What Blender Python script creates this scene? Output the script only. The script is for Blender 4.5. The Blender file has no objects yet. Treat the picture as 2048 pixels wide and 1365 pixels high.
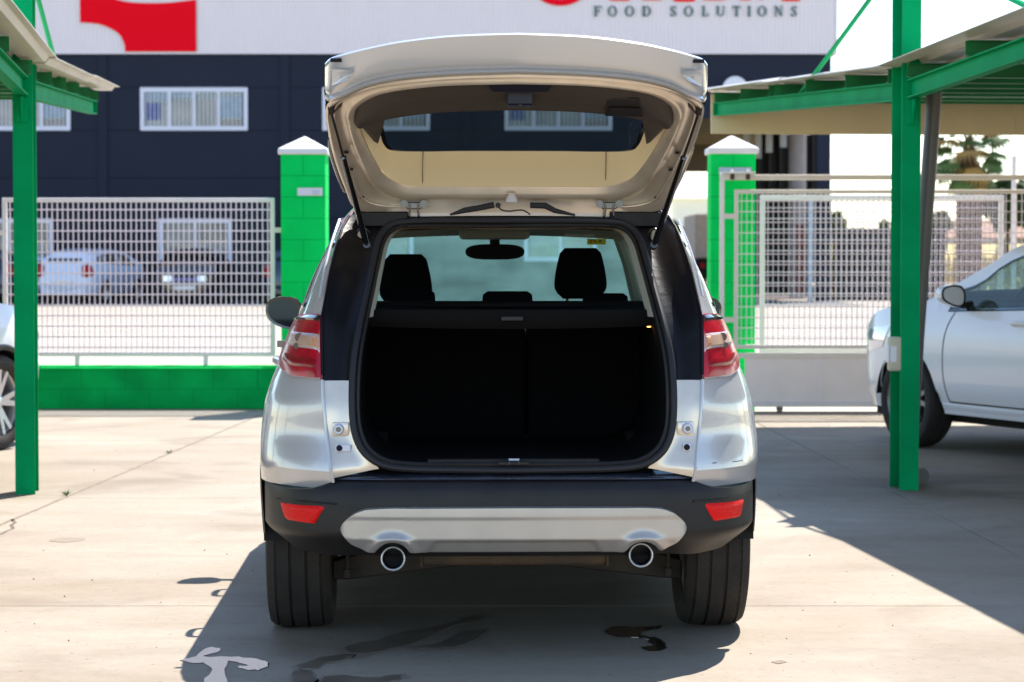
import bpy, bmesh, math, random
from mathutils import Vector, Matrix, noise as mnoise
random.seed(7)
S = bpy.context.scene
R = math.radians
# ---------------------------------------------------------------- camera
F, CX, CY, HY, CH = 4836.0, 1024.0, 682.5, 503.0, 1.43
PITCH = math.atan((CY - HY) / F)
cam_d = bpy.data.cameras.new('camera')
cam = bpy.data.objects.new('camera', cam_d)
S.collection.objects.link(cam)
cam.location = (0, 0, CH)
cam.rotation_euler = (R(90) - PITCH, 0, 0)
cam_d.sensor_width = 36.0
cam_d.lens = 36.0 * F / 2048.0
cam_d.clip_start = 0.1
cam_d.clip_end = 3000
cam_d.dof.use_dof = True
cam_d.dof.focus_distance = 8.35
cam_d.dof.aperture_fstop = 6.3
S.camera = cam
S.render.resolution_x, S.render.resolution_y = 1024, 682
# ---------------------------------------------------------------- light
SH = Vector((-0.27, -0.58, -1.0)).normalized()          # the way the sunlight travels
ELEV = math.asin(-SH.z)
AZ = math.atan2(-SH.x, -SH.y)                            # sun azimuth, from +Y towards +X
world = bpy.data.worlds.new('World'); S.world = world; world.use_nodes = True
nt = world.node_tree
bg = nt.nodes['Background']
sky = nt.nodes.new('ShaderNodeTexSky'); sky.sky_type = 'NISHITA'
sky.sun_disc = False; sky.sun_elevation = ELEV; sky.sun_rotation = AZ
sky.air_density = 1.0; sky.dust_density = 0.15; sky.ozone_density = 1.0
nt.links.new(sky.outputs[0], bg.inputs[0]); bg.inputs[1].default_value = 0.13
sun_d = bpy.data.lights.new('sun', 'SUN'); sun = bpy.data.objects.new('sun', sun_d)
S.collection.objects.link(sun)
sun_d.energy = 4.0; sun_d.angle = R(0.53); sun_d.color = (1.0, 0.95, 0.87)
sun.rotation_euler = SH.to_track_quat('-Z', 'Y').to_euler()
sun.location = (10, 20, 40)
S.view_settings.view_transform = 'Standard'
S.view_settings.look = 'None'
S.view_settings.exposure = 1.33
S.view_settings.gamma = 1.0
S.render.engine = 'CYCLES'
S.cycles.use_denoising = True
S.cycles.max_bounces = 10
S.cycles.diffuse_bounces = 4
S.cycles.transparent_max_bounces = 24
S.cycles.transmission_bounces = 8
S.cycles.caustics_reflective = False
S.cycles.caustics_refractive = False
S.cycles.sample_clamp_indirect = 8

# ---------------------------------------------------------------- materials
MATS = {}
def mat(name, col=(.5, .5, .5), rough=.5, metal=0., coat=0., var=0., vscale=4., bump=0., bscale=60.,
        col2=None, spots=None, spec=.5, emit=None, trans=0., ior=1.45, world=False, coat_r=.03):
    """principled material; var / col2 mix a second colour by noise, bump adds fine relief"""
    m = bpy.data.materials.new(name); m.use_nodes = True
    t = m.node_tree; n = t.nodes; b = n['Principled BSDF']
    b.inputs['Base Color'].default_value = (*col, 1)
    b.inputs['Roughness'].default_value = rough
    b.inputs['Metallic'].default_value = metal
    b.inputs['Coat Weight'].default_value = coat
    b.inputs['Coat Roughness'].default_value = coat_r
    b.inputs['Specular IOR Level'].default_value = spec
    b.inputs['IOR'].default_value = ior
    b.inputs['Transmission Weight'].default_value = trans
    if emit:
        b.inputs['Emission Color'].default_value = (*emit[:3], 1); b.inputs['Emission Strength'].default_value = emit[3]
    if world:
        g = n.new('ShaderNodeNewGeometry'); vec = g.outputs['Position']
    else:
        g = n.new('ShaderNodeTexCoord'); vec = g.outputs['Object']
    if var or col2:
        c2 = col2 or tuple(max(0, c * (1 - var)) for c in col)
        nz = n.new('ShaderNodeTexNoise'); nz.inputs['Scale'].default_value = vscale; nz.inputs['Detail'].default_value = 6
        t.links.new(vec, nz.inputs['Vector'])
        rp = n.new('ShaderNodeValToRGB'); rp.color_ramp.elements[0].position = .35; rp.color_ramp.elements[1].position = .68
        rp.color_ramp.elements[0].color = (*c2, 1); rp.color_ramp.elements[1].color = (*col, 1)
        t.links.new(nz.outputs[0], rp.inputs[0])
        out = rp.outputs[0]
        if spots:
            vz = n.new('ShaderNodeTexNoise'); vz.inputs['Scale'].default_value = spots[0]; vz.inputs['Detail'].default_value = 3
            t.links.new(vec, vz.inputs['Vector'])
            r2 = n.new('ShaderNodeValToRGB'); r2.color_ramp.elements[0].position = spots[1]; r2.color_ramp.elements[1].position = spots[1] + .06
            t.links.new(vz.outputs[0], r2.inputs[0])
            mx = n.new('ShaderNodeMix'); mx.data_type = 'RGBA'
            t.links.new(r2.outputs[0], mx.inputs[0]); t.links.new(out, mx.inputs[6]); mx.inputs[7].default_value = (*spots[2], 1)
            out = mx.outputs[2]
        t.links.new(out, b.inputs['Base Color'])
    if bump:
        bz = n.new('ShaderNodeTexNoise'); bz.inputs['Scale'].default_value = bscale; bz.inputs['Detail'].default_value = 4
        t.links.new(vec, bz.inputs['Vector'])
        bp = n.new('ShaderNodeBump'); bp.inputs['Strength'].default_value = bump; bp.inputs['Distance'].default_value = .01
        t.links.new(bz.outputs[0], bp.inputs['Height']); t.links.new(bp.outputs[0], b.inputs['Normal'])
    MATS[name] = m
    return m

def glass_mat(name, tint, refl_rough=.02, haze=0., hazecol=(.6, .8, .8), transl=0.):
    """thin sheet glass: tinted see-through, fresnel reflection and a film of dust"""
    m = bpy.data.materials.new(name); m.use_nodes = True
    t = m.node_tree; n = t.nodes; n.remove(n['Principled BSDF']); out = n['Material Output']
    tr = n.new('ShaderNodeBsdfTransparent'); tr.inputs[0].default_value = (*tint, 1)
    gl = n.new('ShaderNodeBsdfGlossy'); gl.inputs[0].default_value = (1, 1, 1, 1); gl.inputs['Roughness'].default_value = refl_rough
    fr = n.new('ShaderNodeFresnel'); ge = n.new('ShaderNodeNewGeometry'); io = n.new('ShaderNodeMapRange'); io.inputs[3].default_value = 1.5; io.inputs[4].default_value = 1 / 1.5
    t.links.new(ge.outputs['Backfacing'], io.inputs[0]); t.links.new(io.outputs[0], fr.inputs[0])
    mx = n.new('ShaderNodeMixShader'); t.links.new(fr.outputs[0], mx.inputs[0]); t.links.new(tr.outputs[0], mx.inputs[1]); t.links.new(gl.outputs[0], mx.inputs[2])
    last = mx
    if haze:
        tl = n.new('ShaderNodeBsdfTranslucent'); tl.inputs[0].default_value = (*hazecol, 1)
        df = n.new('ShaderNodeBsdfDiffuse'); df.inputs[0].default_value = (*hazecol, 1)
        h1 = n.new('ShaderNodeMixShader'); h1.inputs[0].default_value = .5; t.links.new(tl.outputs[0], h1.inputs[1]); t.links.new(df.outputs[0], h1.inputs[2])
        tc = n.new('ShaderNodeTexCoord'); nz = n.new('ShaderNodeTexNoise'); nz.inputs['Scale'].default_value = 5; nz.inputs['Detail'].default_value = 8
        t.links.new(tc.outputs['Object'], nz.inputs['Vector'])
        mr = n.new('ShaderNodeMapRange'); mr.inputs[1].default_value = .3; mr.inputs[2].default_value = .8
        mr.inputs[3].default_value = haze * .7; mr.inputs[4].default_value = haze * 1.4
        t.links.new(nz.outputs[0], mr.inputs[0])
        h2 = n.new('ShaderNodeMixShader'); t.links.new(mr.outputs[0], h2.inputs[0]); t.links.new(mx.outputs[0], h2.inputs[1]); t.links.new(h1.outputs[0], h2.inputs[2])
        last = h2
    t.links.new(last.outputs[0], out.inputs[0])
    MATS[name] = m
    return m
M = MATS
mat('green_steel', (.0, .36, .12), .55, spec=.05, var=.22, vscale=2.5, bump=.08, bscale=30)
mat('green_purlin', (.0, .20, .05), .5, var=.15)
mat('green_block', (.0, .74, .13), .85, spec=.15, var=.16, vscale=3, bump=.5, bscale=45, world=True)
mat('wall_green', (.0, .48, .10), .85, spec=.15, var=.30, vscale=3, bump=.5, bscale=45, world=True)
mat('mortar', (.0, .25, .06), .9, spec=.1)
mat('cap_white', (.82, .80, .80), .8, var=.08, vscale=6, bump=.3, bscale=50)
mat('fence_white', (.90, .86, .87), .45, var=.08, vscale=3)
mat('gate_cream', (.84, .79, .74), .45, var=.08, vscale=3)
mat('wire_white', (.86, .77, .84), .45)
mat('roof_sheet', (.72, .64, .55), .35, metal=.0, var=.18, vscale=1.2, spec=.6)
mat('fascia', (.82, .68, .40), .6, var=.10, vscale=1)
mat('pvc_grey', (.14, .13, .13), .35, var=.2, vscale=1.5)
mat('navy_panel', (.018, .024, .042), .75, spec=.2, var=.10, vscale=.6, world=True)
mat('clad_white', (.78, .72, .74), .4, var=.05, vscale=.7)
mat('logo_red', (.82, .0, .012), .6, spec=.1)
mat('letter_green', (.03, .12, .11), .5)
mat('letter_red', (.82, .0, .018), .6, spec=.1)
mat('sign_white', (.7, .72, .8), .5)
mat('porch_brown', (.15, .12, .10), .8, var=.2, vscale=.5)
mat('dark_fin', (.012, .012, .014), .7)
mat('strip_plastic', (.45, .5, .55), .4, var=.25, vscale=3)
mat('column_grey', (.30, .27, .27), .7, var=.12)
mat('column_blue', (.45, .55, .65), .6)
mat('rust_red', (.16, .04, .03), .7)
mat('window_frame', (.72, .74, .84), .4)
mat('dark_room', (.02, .025, .03), .9)
mat('curtain', (.35, .33, .28), .9, var=.3, vscale=2)
mat('pane', (.10, .14, .17), .06, coat=.6, spec=.9, var=.5, vscale=.8)
def concrete_mat():
    """power-floated yard concrete: cloudy tone, trowel streaks, oily blotches, specks"""
    m = bpy.data.materials.new('concrete'); m.use_nodes = True; t = m.node_tree; n = t.nodes; b = n['Principled BSDF']; b.inputs['Roughness'].default_value = .8
    g = n.new('ShaderNodeNewGeometry')
    def nz(sc, det, stretch=(1, 1, 1), rough=.5, dist=0):
        mp = n.new('ShaderNodeMapping'); mp.inputs['Scale'].default_value = stretch; t.links.new(g.outputs['Position'], mp.inputs[0])
        q = n.new('ShaderNodeTexNoise'); q.inputs['Scale'].default_value = sc; q.inputs['Detail'].default_value = det; q.inputs['Roughness'].default_value = rough; q.inputs['Distortion'].default_value = dist
        t.links.new(mp.outputs[0], q.inputs['Vector']); return q.outputs[0]
    def ramp(src, a, c, ca, cb):
        r = n.new('ShaderNodeValToRGB'); r.color_ramp.elements[0].position = a; r.color_ramp.elements[1].position = c
        r.color_ramp.elements[0].color = (*ca, 1); r.color_ramp.elements[1].color = (*cb, 1); t.links.new(src, r.inputs[0]); return r.outputs[0]
    def mul(a, c):
        x = n.new('ShaderNodeMix'); x.data_type = 'RGBA'; x.blend_type = 'MULTIPLY'; x.inputs[0].default_value = 1
        t.links.new(a, x.inputs[6]); t.links.new(c, x.inputs[7]); return x.outputs[2]
    base = ramp(nz(.45, 8, dist=.6), .34, .66, (.268, .214, .154), (.335, .286, .228))
    st = ramp(nz(1.6, 7, (.35, 1.6, 1), .62), .30, .62, (.88, .86, .83), (1, 1, 1))
    bl = ramp(nz(.9, 6, dist=1.2), .33, .50, (.80, .77, .74), (1, 1, 1))
    sp = ramp(nz(38, 2), .27, .33, (.55, .47, .40), (1, 1, 1))
    fine = ramp(nz(14, 8, rough=.7), .30, .65, (.90, .89, .87), (1.03, 1.03, 1.03))
    # grime gathered round the foot of the right post and along its drain
    mpp = n.new('ShaderNodeMapping'); mpp.inputs['Location'].default_value = (-2.75 * .55, -14.9 * .8, 0); mpp.inputs['Scale'].default_value = (.55, .8, 0); t.links.new(g.outputs['Position'], mpp.inputs[0])
    ln = n.new('ShaderNodeVectorMath'); ln.operation = 'LENGTH'; t.links.new(mpp.outputs[0], ln.inputs[0])
    ad = n.new('ShaderNodeMath'); ad.operation = 'ADD'; t.links.new(ln.outputs['Value'], ad.inputs[0])
    n3 = n.new('ShaderNodeMath'); n3.operation = 'MULTIPLY'; n3.inputs[1].default_value = 1.9; t.links.new(nz(1.3, 6, (.6, 1.4, 1), .6), n3.inputs[0]); t.links.new(n3.outputs[0], ad.inputs[1])
    grime = ramp(ad.outputs[0], 0, 1, (.45, .42, .40), (1, 1, 1))
    grime.node.color_ramp.elements[0].position = .0; mr0 = n.new('ShaderNodeMapRange'); mr0.inputs[1].default_value = .9; mr0.inputs[2].default_value = 2.1
    t.links.new(ad.outputs[0], mr0.inputs[0]); t.links.new(mr0.outputs[0], grime.node.inputs[0])
    t.links.new(mul(mul(mul(mul(mul(base, st), bl), sp), fine), grime), b.inputs['Base Color'])
    bp = n.new('ShaderNodeBump'); bp.inputs['Strength'].default_value = .3; bp.inputs['Distance'].default_value = .008
    t.links.new(nz(30, 6), bp.inputs['Height']); t.links.new(bp.outputs[0], b.inputs['Normal'])
    rr_ = n.new('ShaderNodeMapRange'); rr_.inputs[3].default_value = .55; rr_.inputs[4].default_value = .92; t.links.new(nz(2.2, 5), rr_.inputs[0]); t.links.new(rr_.outputs[0], b.inputs['Roughness'])
    MATS['concrete'] = m
concrete_mat()
mat('joint_dirt', (.16, .12, .09), .95, var=.3, vscale=3, world=True)
mat('street', (.36, .315, .265), .85, col2=(.30, .255, .21), vscale=.25, bump=.2, bscale=20, world=True)
mat('dust_verge', (.42, .34, .25), .95, col2=(.3, .25, .15), vscale=3, bump=.8, bscale=12, world=True)
mat('field_gold', (.52, .40, .15), .95, col2=(.36, .29, .10), vscale=.5, bump=1, bscale=3, world=True)
mat('shadow_dark', (.10, .10, .105), .9, var=.3, vscale=.5, world=True)  # dark ground tone for the warehouse's painted shadow
mat('silver_paint', (.56, .555, .56), .27, metal=.36, coat=.9, coat_r=.03, bump=.012, bscale=900)
mat('silver_inner', (.80, .70, .58), .28, metal=.5, coat=.45, coat_r=.12, var=.14, vscale=9, bump=.02, bscale=500)
mat('silver_skid', (.48, .44, .40), .34, metal=.5, coat=.35, coat_r=.15, var=.08, vscale=8)
mat('spoiler_ground_sheen', (.92, .76, .48), .5, metal=.15)  # warm ground reflection painted into the silver panel's colour
mat('black_jamb', (.005, .004, .005), .35, spec=.25, bump=.25, bscale=18)
mat('black_gloss', (.008, .008, .010), .12, coat=1.)
mat('black_rubber', (.010, .010, .013), .55)
mat('black_plastic', (.016, .014, .0135), .42, var=.35, vscale=7, bump=.10, bscale=350, spec=.4)
mat('trim_brown', (.050, .041, .035), .6, bump=.15, bscale=500)
mat('trim_navy', (.010, .009, .022), .5)
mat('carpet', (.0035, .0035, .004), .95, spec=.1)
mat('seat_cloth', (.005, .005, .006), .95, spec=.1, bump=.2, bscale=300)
mat('headliner', (.48, .42, .33), .9, spec=.2, bump=.1, bscale=400)
mat('pillar_trim', (.42, .42, .36), .7)
mat('tyre', (.020, .018, .017), .8, col2=(.034, .028, .024), vscale=9, bump=.3, bscale=120)
mat('rust_steel', (.085, .052, .028), .7, col2=(.05, .035, .022), vscale=12, bump=.3, bscale=60)
mat('under_black', (.010, .009, .008), .8)
mat('under_arm', (.045, .036, .030), .7, var=.4, vscale=10)
mat('chrome', (.9, .9, .88), .22, metal=1.)
mat('dull_metal', (.16, .155, .15), .35, metal=.9)
mat('pipe_black', (.004, .003, .004), .8)
mat('mirror_glass', (.018, .028, .045), .02, metal=1.)
mat('white_paint', (.86, .85, .86), .28, coat=.9, coat_r=.04)
mat('white_car_far', (.62, .70, .85), .3, coat=.8)
mat('black_paint', (.01, .011, .014), .2, coat=1.)
mat('blue_paint', (.02, .03, .07), .2, coat=1.)
mat('rim_silver', (.62, .61, .63), .3, metal=.7)
mat('rim_grey', (.20, .20, .22), .35, metal=.6)
mat('lamp_red', (.50, .003, .020), .18, coat=.18, spec=.35, var=.35, vscale=14)
mat('lamp_dark', (.24, .003, .010), .2, coat=.1, spec=.3)
mat('lamp_clear', (.50, .31, .21), .25, coat=.3, bump=.15, bscale=160)
mat('lamp_orange', (.65, .28, .12), .2, coat=1., bump=.6, bscale=160)
mat('lamp_rim', (.50, .46, .47), .3, metal=.3)
mat('bulb', (.10, .05, .045), .3, coat=.5)
mat('reflector_red', (.80, .004, .004), .3, coat=.1, spec=.2, bump=.4, bscale=160)
mat('head_lamp', (.7, .7, .75), .1, coat=1., metal=.4)
mat('blue_chrome', (.12, .12, .45), .2, metal=.8)
mat('plate', (.75, .75, .75), .5)
mat('sticker_yellow', (.85, .78, .02), .6)
mat('sticker_grey', (.55, .58, .55), .5)
mat('boot_lamp', (1, .45, .1), .4, emit=(1, .38, .06, 6))
mat('puddle', (.06, .05, .035), .012, spec=1., ior=1.7, coat=1.)
mat('wet_stain', (.125, .094, .066), .42, col2=(.19, .148, .108), vscale=7, spec=.5, world=True)
mat('box_beige', (.58, .54, .40), .5)
mat('box_white', (.78, .80, .85), .4)
mat('bark', (.18, .11, .07), .95, col2=(.09, .055, .04), vscale=8, bump=1, bscale=14)
mat('bark_grey', (.14, .11, .09), .95, var=.3)
mat('leaf', (.07, .13, .03), .7, col2=(.025, .06, .012), vscale=.6, world=True)
mat('leaf_light', (.11, .17, .04), .7, col2=(.05, .10, .02), vscale=.8, world=True)
mat('frond_green', (.10, .17, .04), .7, col2=(.04, .08, .02), vscale=2)
mat('frond_dry', (.45, .27, .07), .85, col2=(.20, .11, .03), vscale=2)
mat('roof_tile', (.34, .19, .12), .85, var=.3, vscale=2)
mat('house_wall', (.50, .42, .34), .9, var=.15)
mat('pale_wall', (.80, .82, .84), .9)
mat('twig', (.06, .05, .03), .9)
mat('weed_green', (.08, .14, .03), .8)
glass_mat('glass_clear', (.62, .80, .77), haze=.09, hazecol=(.52, .80, .80))
glass_mat('glass_wind', (.52, .80, .78), haze=.23, hazecol=(.27, .56, .53))
glass_mat('glass_tint', (.28, .35, .36), haze=.003)
glass_mat('glass_dark', (.03, .035, .04))
glass_mat('glass_side', (.45, .60, .58), haze=.06)

# ---------------------------------------------------------------- geometry helpers
COL = S.collection
def link(o, parent=None):
    COL.objects.link(o)
    if parent is not None: o.parent = parent
    return o

class MB:
    """collects vertices and faces of one mesh"""
    def __init__(s): s.v = []; s.f = []
    def add(s, vs, fs):
        k = len(s.v); s.v += [tuple(p) for p in vs]; s.f += [tuple(i + k for i in f) for f in fs]; return s
    def box(s, x0, y0, z0, x1, y1, z1, m=None):
        p = [(x0, y0, z0), (x1, y0, z0), (x1, y1, z0), (x0, y1, z0), (x0, y0, z1), (x1, y0, z1), (x1, y1, z1), (x0, y1, z1)]
        if m: p = [m @ Vector(q) for q in p]
        return s.add(p, [(0, 3, 2, 1), (4, 5, 6, 7), (0, 1, 5, 4), (1, 2, 6, 5), (2, 3, 7, 6), (3, 0, 4, 7)])
    def grid(s, rows, close_u=False, flip=False):
        """rows of equal-length point lists"""
        n, m_ = len(rows), len(rows[0]); fs = []
        for i in range(n - 1):
            for j in range(m_ if close_u else m_ - 1):
                a, b = i * m_ + j, i * m_ + (j + 1) % m_
                q = (a, b, b + m_, a + m_)
                fs.append(q[::-1] if flip else q)
        return s.add([p for r in rows for p in r], fs)
    def tube(s, pts, r, n=8, cap=True, closed=False):
        pts = [Vector(p) for p in pts]; rows = []
        N = len(pts); up = None
        for i, p in enumerate(pts):
            a = pts[i - 1] if (i > 0 or closed) else p
            b = pts[(i + 1) % N] if (i < N - 1 or closed) else p
            d = (b - a).normalized()
            if up is None:
                up = Vector((0, 0, 1)) if abs(d.z) < .9 else Vector((1, 0, 0))
            x = d.cross(up).normalized(); up = x.cross(d).normalized()
            rr = r[i] if isinstance(r, (list, tuple)) else r
            rows.append([p + (x * math.cos(t) + up * math.sin(t)) * rr for t in [2 * math.pi * k / n for k in range(n)]])
        if closed: rows.append(rows[0])
        k = len(s.v); s.grid(rows, close_u=True)
        if cap and not closed:
            s.f.append(tuple(k + i for i in range(n))[::-1]); s.f.append(tuple(k + (N - 1) * n + i for i in range(n)))
        return s
    def prism(s, poly, d, flip=False):
        """poly: list of 3D points, extruded by vector d"""
        n = len(poly); p2 = [Vector(p) + Vector(d) for p in poly]
        fs = [tuple(range(n))[::-1], tuple(range(n, 2 * n))] + [(i, (i + 1) % n, n + (i + 1) % n, n + i) for i in range(n)]
        return s.add(list(poly) + p2, fs)
    def lathe(s, prof, n=32, axis='x', cap=False):
        """prof: (a along axis, r)"""
        rows = []
        for a, r in prof:
            ring = []
            for k in range(n):
                t = 2 * math.pi * k / n
                rr = r(k) if callable(r) else r
                c, q = rr * math.cos(t), rr * math.sin(t)
                ring.append({'x': (a, c, q), 'y': (q, a, c), 'z': (c, q, a)}[axis])
            rows.append(ring)
        k = len(s.v); s.grid(rows, close_u=True)
        if cap:
            s.f.append(tuple(k + i for i in range(n))[::-1]); s.f.append(tuple(k + (len(rows) - 1) * n + i for i in range(n)))
        return s
    def obj(s, name, m, parent=None, smooth=False, bevel=0., doubles=False, loc=None, fixn=False, seg=1, angle=35):
        me = bpy.data.meshes.new(name); me.from_pydata(s.v, [], s.f)
        if doubles or bevel or fixn:
            bm = bmesh.new(); bm.from_mesh(me)
            if doubles: 
                bmesh.ops.remove_doubles(bm, verts=bm.verts, dist=1e-5)
                bmesh.ops.dissolve_degenerate(bm, dist=1e-5, edges=bm.edges)
            if fixn: bmesh.ops.recalc_face_normals(bm, faces=bm.faces)
            if bevel:
                es = [e for e in bm.edges if len(e.link_faces) == 2 and e.calc_face_angle(0) > R(30)]
                bmesh.ops.bevel(bm, geom=es, offset=bevel, segments=seg, profile=.5, affect='EDGES', clamp_overlap=True)
            bm.to_mesh(me); bm.free()
        if smooth:
            me.polygons.foreach_set('use_smooth', [True] * len(me.polygons))
            try: me.set_sharp_from_angle(angle=R(angle))
            except Exception: pass
        me.materials.append(M[m] if isinstance(m, str) else m)
        o = bpy.data.objects.new(name, me)
        if loc is not None: o.location = loc
        return link(o, parent)

def tag(o, label=None, cat=None, group=None, kind=None):
    if label: o['label'] = label
    if cat: o['category'] = cat
    if group: o['group'] = group
    if kind: o['kind'] = kind
    return o
def thing(name, label, cat, loc=(0, 0, 0), rz=0., group=None):
    o = bpy.data.objects.new(name, None); o.location = loc; o.rotation_euler = (0, 0, rz)
    o.empty_display_size = .2
    link(o); return tag(o, label, cat, group)
def share(o, loc, rot=None, parent=None, scale=None, name=None):
    c = o.copy(); c.location = loc
    if rot is not None: c.rotation_euler = rot
    if scale is not None: c.scale = scale
    if parent is not None: c.parent = parent
    COL.objects.link(c); return c
def lerp(a, b, t): return a + (b - a) * t
def tab(t):
    """piecewise linear function from (x, y) pairs"""
    t = [q for i, q in enumerate(sorted(t)) if i == 0 or q[0] - sorted(t)[i - 1][0] > 1e-4]
    xs = [a for a, _ in t]; ys = [b for _, b in t]
    def f(x):
        if x <= xs[0]: return ys[0]
        if x >= xs[-1]: return ys[-1]
        for i in range(len(xs) - 1):
            if x <= xs[i + 1]:
                q = (x - xs[i]) / (xs[i + 1] - xs[i]); return lerp(ys[i], ys[i + 1], q)
    return f
def crom(t):
    """monotone-ish cubic through (x, y) pairs"""
    t = [q for i, q in enumerate(sorted(t)) if i == 0 or q[0] - sorted(t)[i - 1][0] > 1e-4]
    xs = [a for a, _ in t]; ys = [b for _, b in t]; n = len(xs)
    d = [(ys[i + 1] - ys[i]) / (xs[i + 1] - xs[i]) for i in range(n - 1)]
    m = [d[0]] + [0 if d[i - 1] * d[i] <= 0 else 2 * d[i - 1] * d[i] / (d[i - 1] + d[i]) for i in range(1, n - 1)] + [d[-1]]
    def f(x):
        if x <= xs[0]: return ys[0]
        if x >= xs[-1]: return ys[-1]
        for i in range(n - 1):
            if x <= xs[i + 1]:
                h = xs[i + 1] - xs[i]; q = (x - xs[i]) / h
                return (2*q**3 - 3*q*q + 1)*ys[i] + (q**3 - 2*q*q + q)*h*m[i] + (-2*q**3 + 3*q*q)*ys[i+1] + (q**3 - q*q)*h*m[i+1]
    return f
def smooth_path(pts, k=4, closed=False):
    """Catmull-Rom subdivision of a list of points (any dimension)"""
    P = [tuple(p) for p in pts]; n = len(P); out = []
    for i in range(n if closed else n - 1):
        p0 = P[(i - 1) % n] if (closed or i > 0) else P[0]
        p1 = P[i]; p2 = P[(i + 1) % n]
        p3 = P[(i + 2) % n] if (closed or i + 2 < n) else P[-1]
        for j in range(k):
            t = j / k
            out.append(tuple(.5 * (2*b + (c - a)*t + (2*a - 5*b + 4*c - d)*t*t + (3*b - a - 3*c + d)*t**3) for a, b, c, d in zip(p0, p1, p2, p3)))
    if not closed: out.append(P[-1])
    return out
def W(px, py, Y):
    """the point at true distance Y that the photograph shows at px, py"""
    a = (px - CX) / F; b = -(py - CY) / F
    d = Vector((a, math.cos(PITCH) + b * math.sin(PITCH), -math.sin(PITCH) + b * math.cos(PITCH)))
    return Vector((0, 0, CH)) + d * (Y / d.y)
# ================================================================ GROUND AND STREET
ground = tag(MB().box(-400, -30, -.30, 400, 1500, -.035).obj('ground', 'joint_dirt'), kind='structure')
# yard: poured concrete bays with open joints, each bay a slab
def jl(y): return -2.66 + .056 * (y - 12.85)
def jr(y): return 2.20 - .039 * (y - 16.16)
ys = [-12.0, -3.0, 1.2, 5.45, 9.71, 13.97, 18.2, 21.15]
slabn = 0
for i in range(len(ys) - 1):
    y0, y1 = ys[i], ys[i + 1]
    sk = [(-.006, .006)]
    for x0, x1 in ((lambda y: -14, lambda y: -8.4), (lambda y: -8.4, jl), (jl, jr), (jr, lambda y: 7.2), (lambda y: 7.2, lambda y: 14)):
        g = .0045
        b = MB()
        cnt = 10
        top = []; 
        def ex(f, y, s): return f(y) + s * g + .004 * mnoise.noise(Vector((y * 1.3, s * 5, 0)))
        for s_ in range(cnt + 1):
            y = lerp(y0 + g, y1 - g, s_ / cnt); xa, xb = ex(x0, y, 1), ex(x1, y, -1)
            top.append([(xa, y, -.035), (xa, y, -.004), (xa + .004, y, 0), (xb - .004, y, 0), (xb, y, -.004), (xb, y, -.035)])
        b.grid(top, flip=True)
        b.f.append((0, 1, 2, 3, 4, 5)[::-1]); k = len(b.v) - 6; b.f.append(tuple(k + q for q in range(6)))
        b.obj('concrete_slab', 'concrete', ground, fixn=True); slabn += 1
street = tag(MB().box(-120, 21.15, -.03, 120, 72.2, -.002).obj('street', 'street'), kind='structure')
verge = MB()
rows = []
for i in range(60):
    x = -13 + i * .185
    rows.append([(x, 22.4 + j * .16, .012 + .035 * max(0, mnoise.noise(Vector((x * 1.7, j * .5, 3)))) * (1 if 0 < j < 8 else -.2)) for j in range(9)])
tag(verge.grid(rows).obj('verge', 'dust_verge', smooth=True), kind='structure')
# field bank behind the street on the right, rising away
rows = []
for i in range(26):
    y = 72.5 + i * 2.0
    rows.append([(9.8 + j * 1.6, y, -.02 + 1.75 * min(1, i / 17) + (.12 * mnoise.noise(Vector((j * .7, i * .6, 1))) if i else 0)) for j in range(60)])
tag(MB().grid(rows).obj('field', 'field_gold', smooth=True), kind='structure')
far = MB(); far.box(-400, 124, -.03, 400, 900, 1.0)
tag(far.obj('far_terrain', 'field_gold'), kind='structure')
# low hills on the skyline
rows = []
for i in range(90):
    x = -420 + i * 9.5
    h = 7 + 4 * mnoise.noise(Vector((i * .11, 0, 0))) + 1.2 * mnoise.noise(Vector((i * .6, 2, 0)))
    rows.append([(x, 620, -1), (x, 640, h * .7), (x, 680, h), (x, 800, h * .9), (x, 900, -1)])
mat('hill_green', (.16, .20, .17), .95, var=.3, vscale=.02, world=True)
tag(MB().grid(rows).obj('hills', 'hill_green', smooth=True), kind='structure')

# ---------------- marks on the yard: joints, scuffs, pebbles, weeds
def blob(name, px, m, z=.0015, n=5, label=None, cat=None, kind=None, thick=.0012):
    """flat irregular patch on the ground from an outline seen in the photograph"""
    pts = []
    for x, y in smooth_path([(a, b) for a, b in px], n, closed=True):
        Y = CH * F / (y - HY); Y = (CH) * F / (y - HY)
        jx, jy = .012 * mnoise.noise(Vector((x * .11, y * .13, 0))) + .006 * mnoise.noise(Vector((x * .35, y * .3, 5))), .03 * mnoise.noise(Vector((x * .09, y * .15, 9))) + .012 * mnoise.noise(Vector((x * .4, y * .3, 5)))
        pts.append(((x - CX) / F * Y + jx, Y + jy))
    cx = sum(p[0] for p in pts) / len(pts); cy = sum(p[1] for p in pts) / len(pts)
    ring = [(p[0] - cx, p[1] - cy, thick) for p in pts]; low = [(p[0] - cx + (p[0]-cx)*.01, p[1] - cy+(p[1]-cy)*.01, 0) for p in pts]
    b = MB(); b.grid([low, ring], close_u=True); k = len(pts)
    b.f.append(tuple(k + i for i in range(k)))
    me = b.obj(name, m, loc=(cx, cy, z), fixn=True)
    bm = bmesh.new(); bm.from_mesh(me.data); bmesh.ops.triangulate(bm, faces=[f for f in bm.faces if len(f.verts) > 4]); bm.to_mesh(me.data); bm.free()
    if me.data.polygons[-1].normal.z < 0: me.data.flip_normals()
    return tag(me, label, cat, kind=kind)
mat('damp', (.20, .158, .118), .6, col2=(.245, .198, .150), vscale=8, world=True)
_blob = blob
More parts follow.
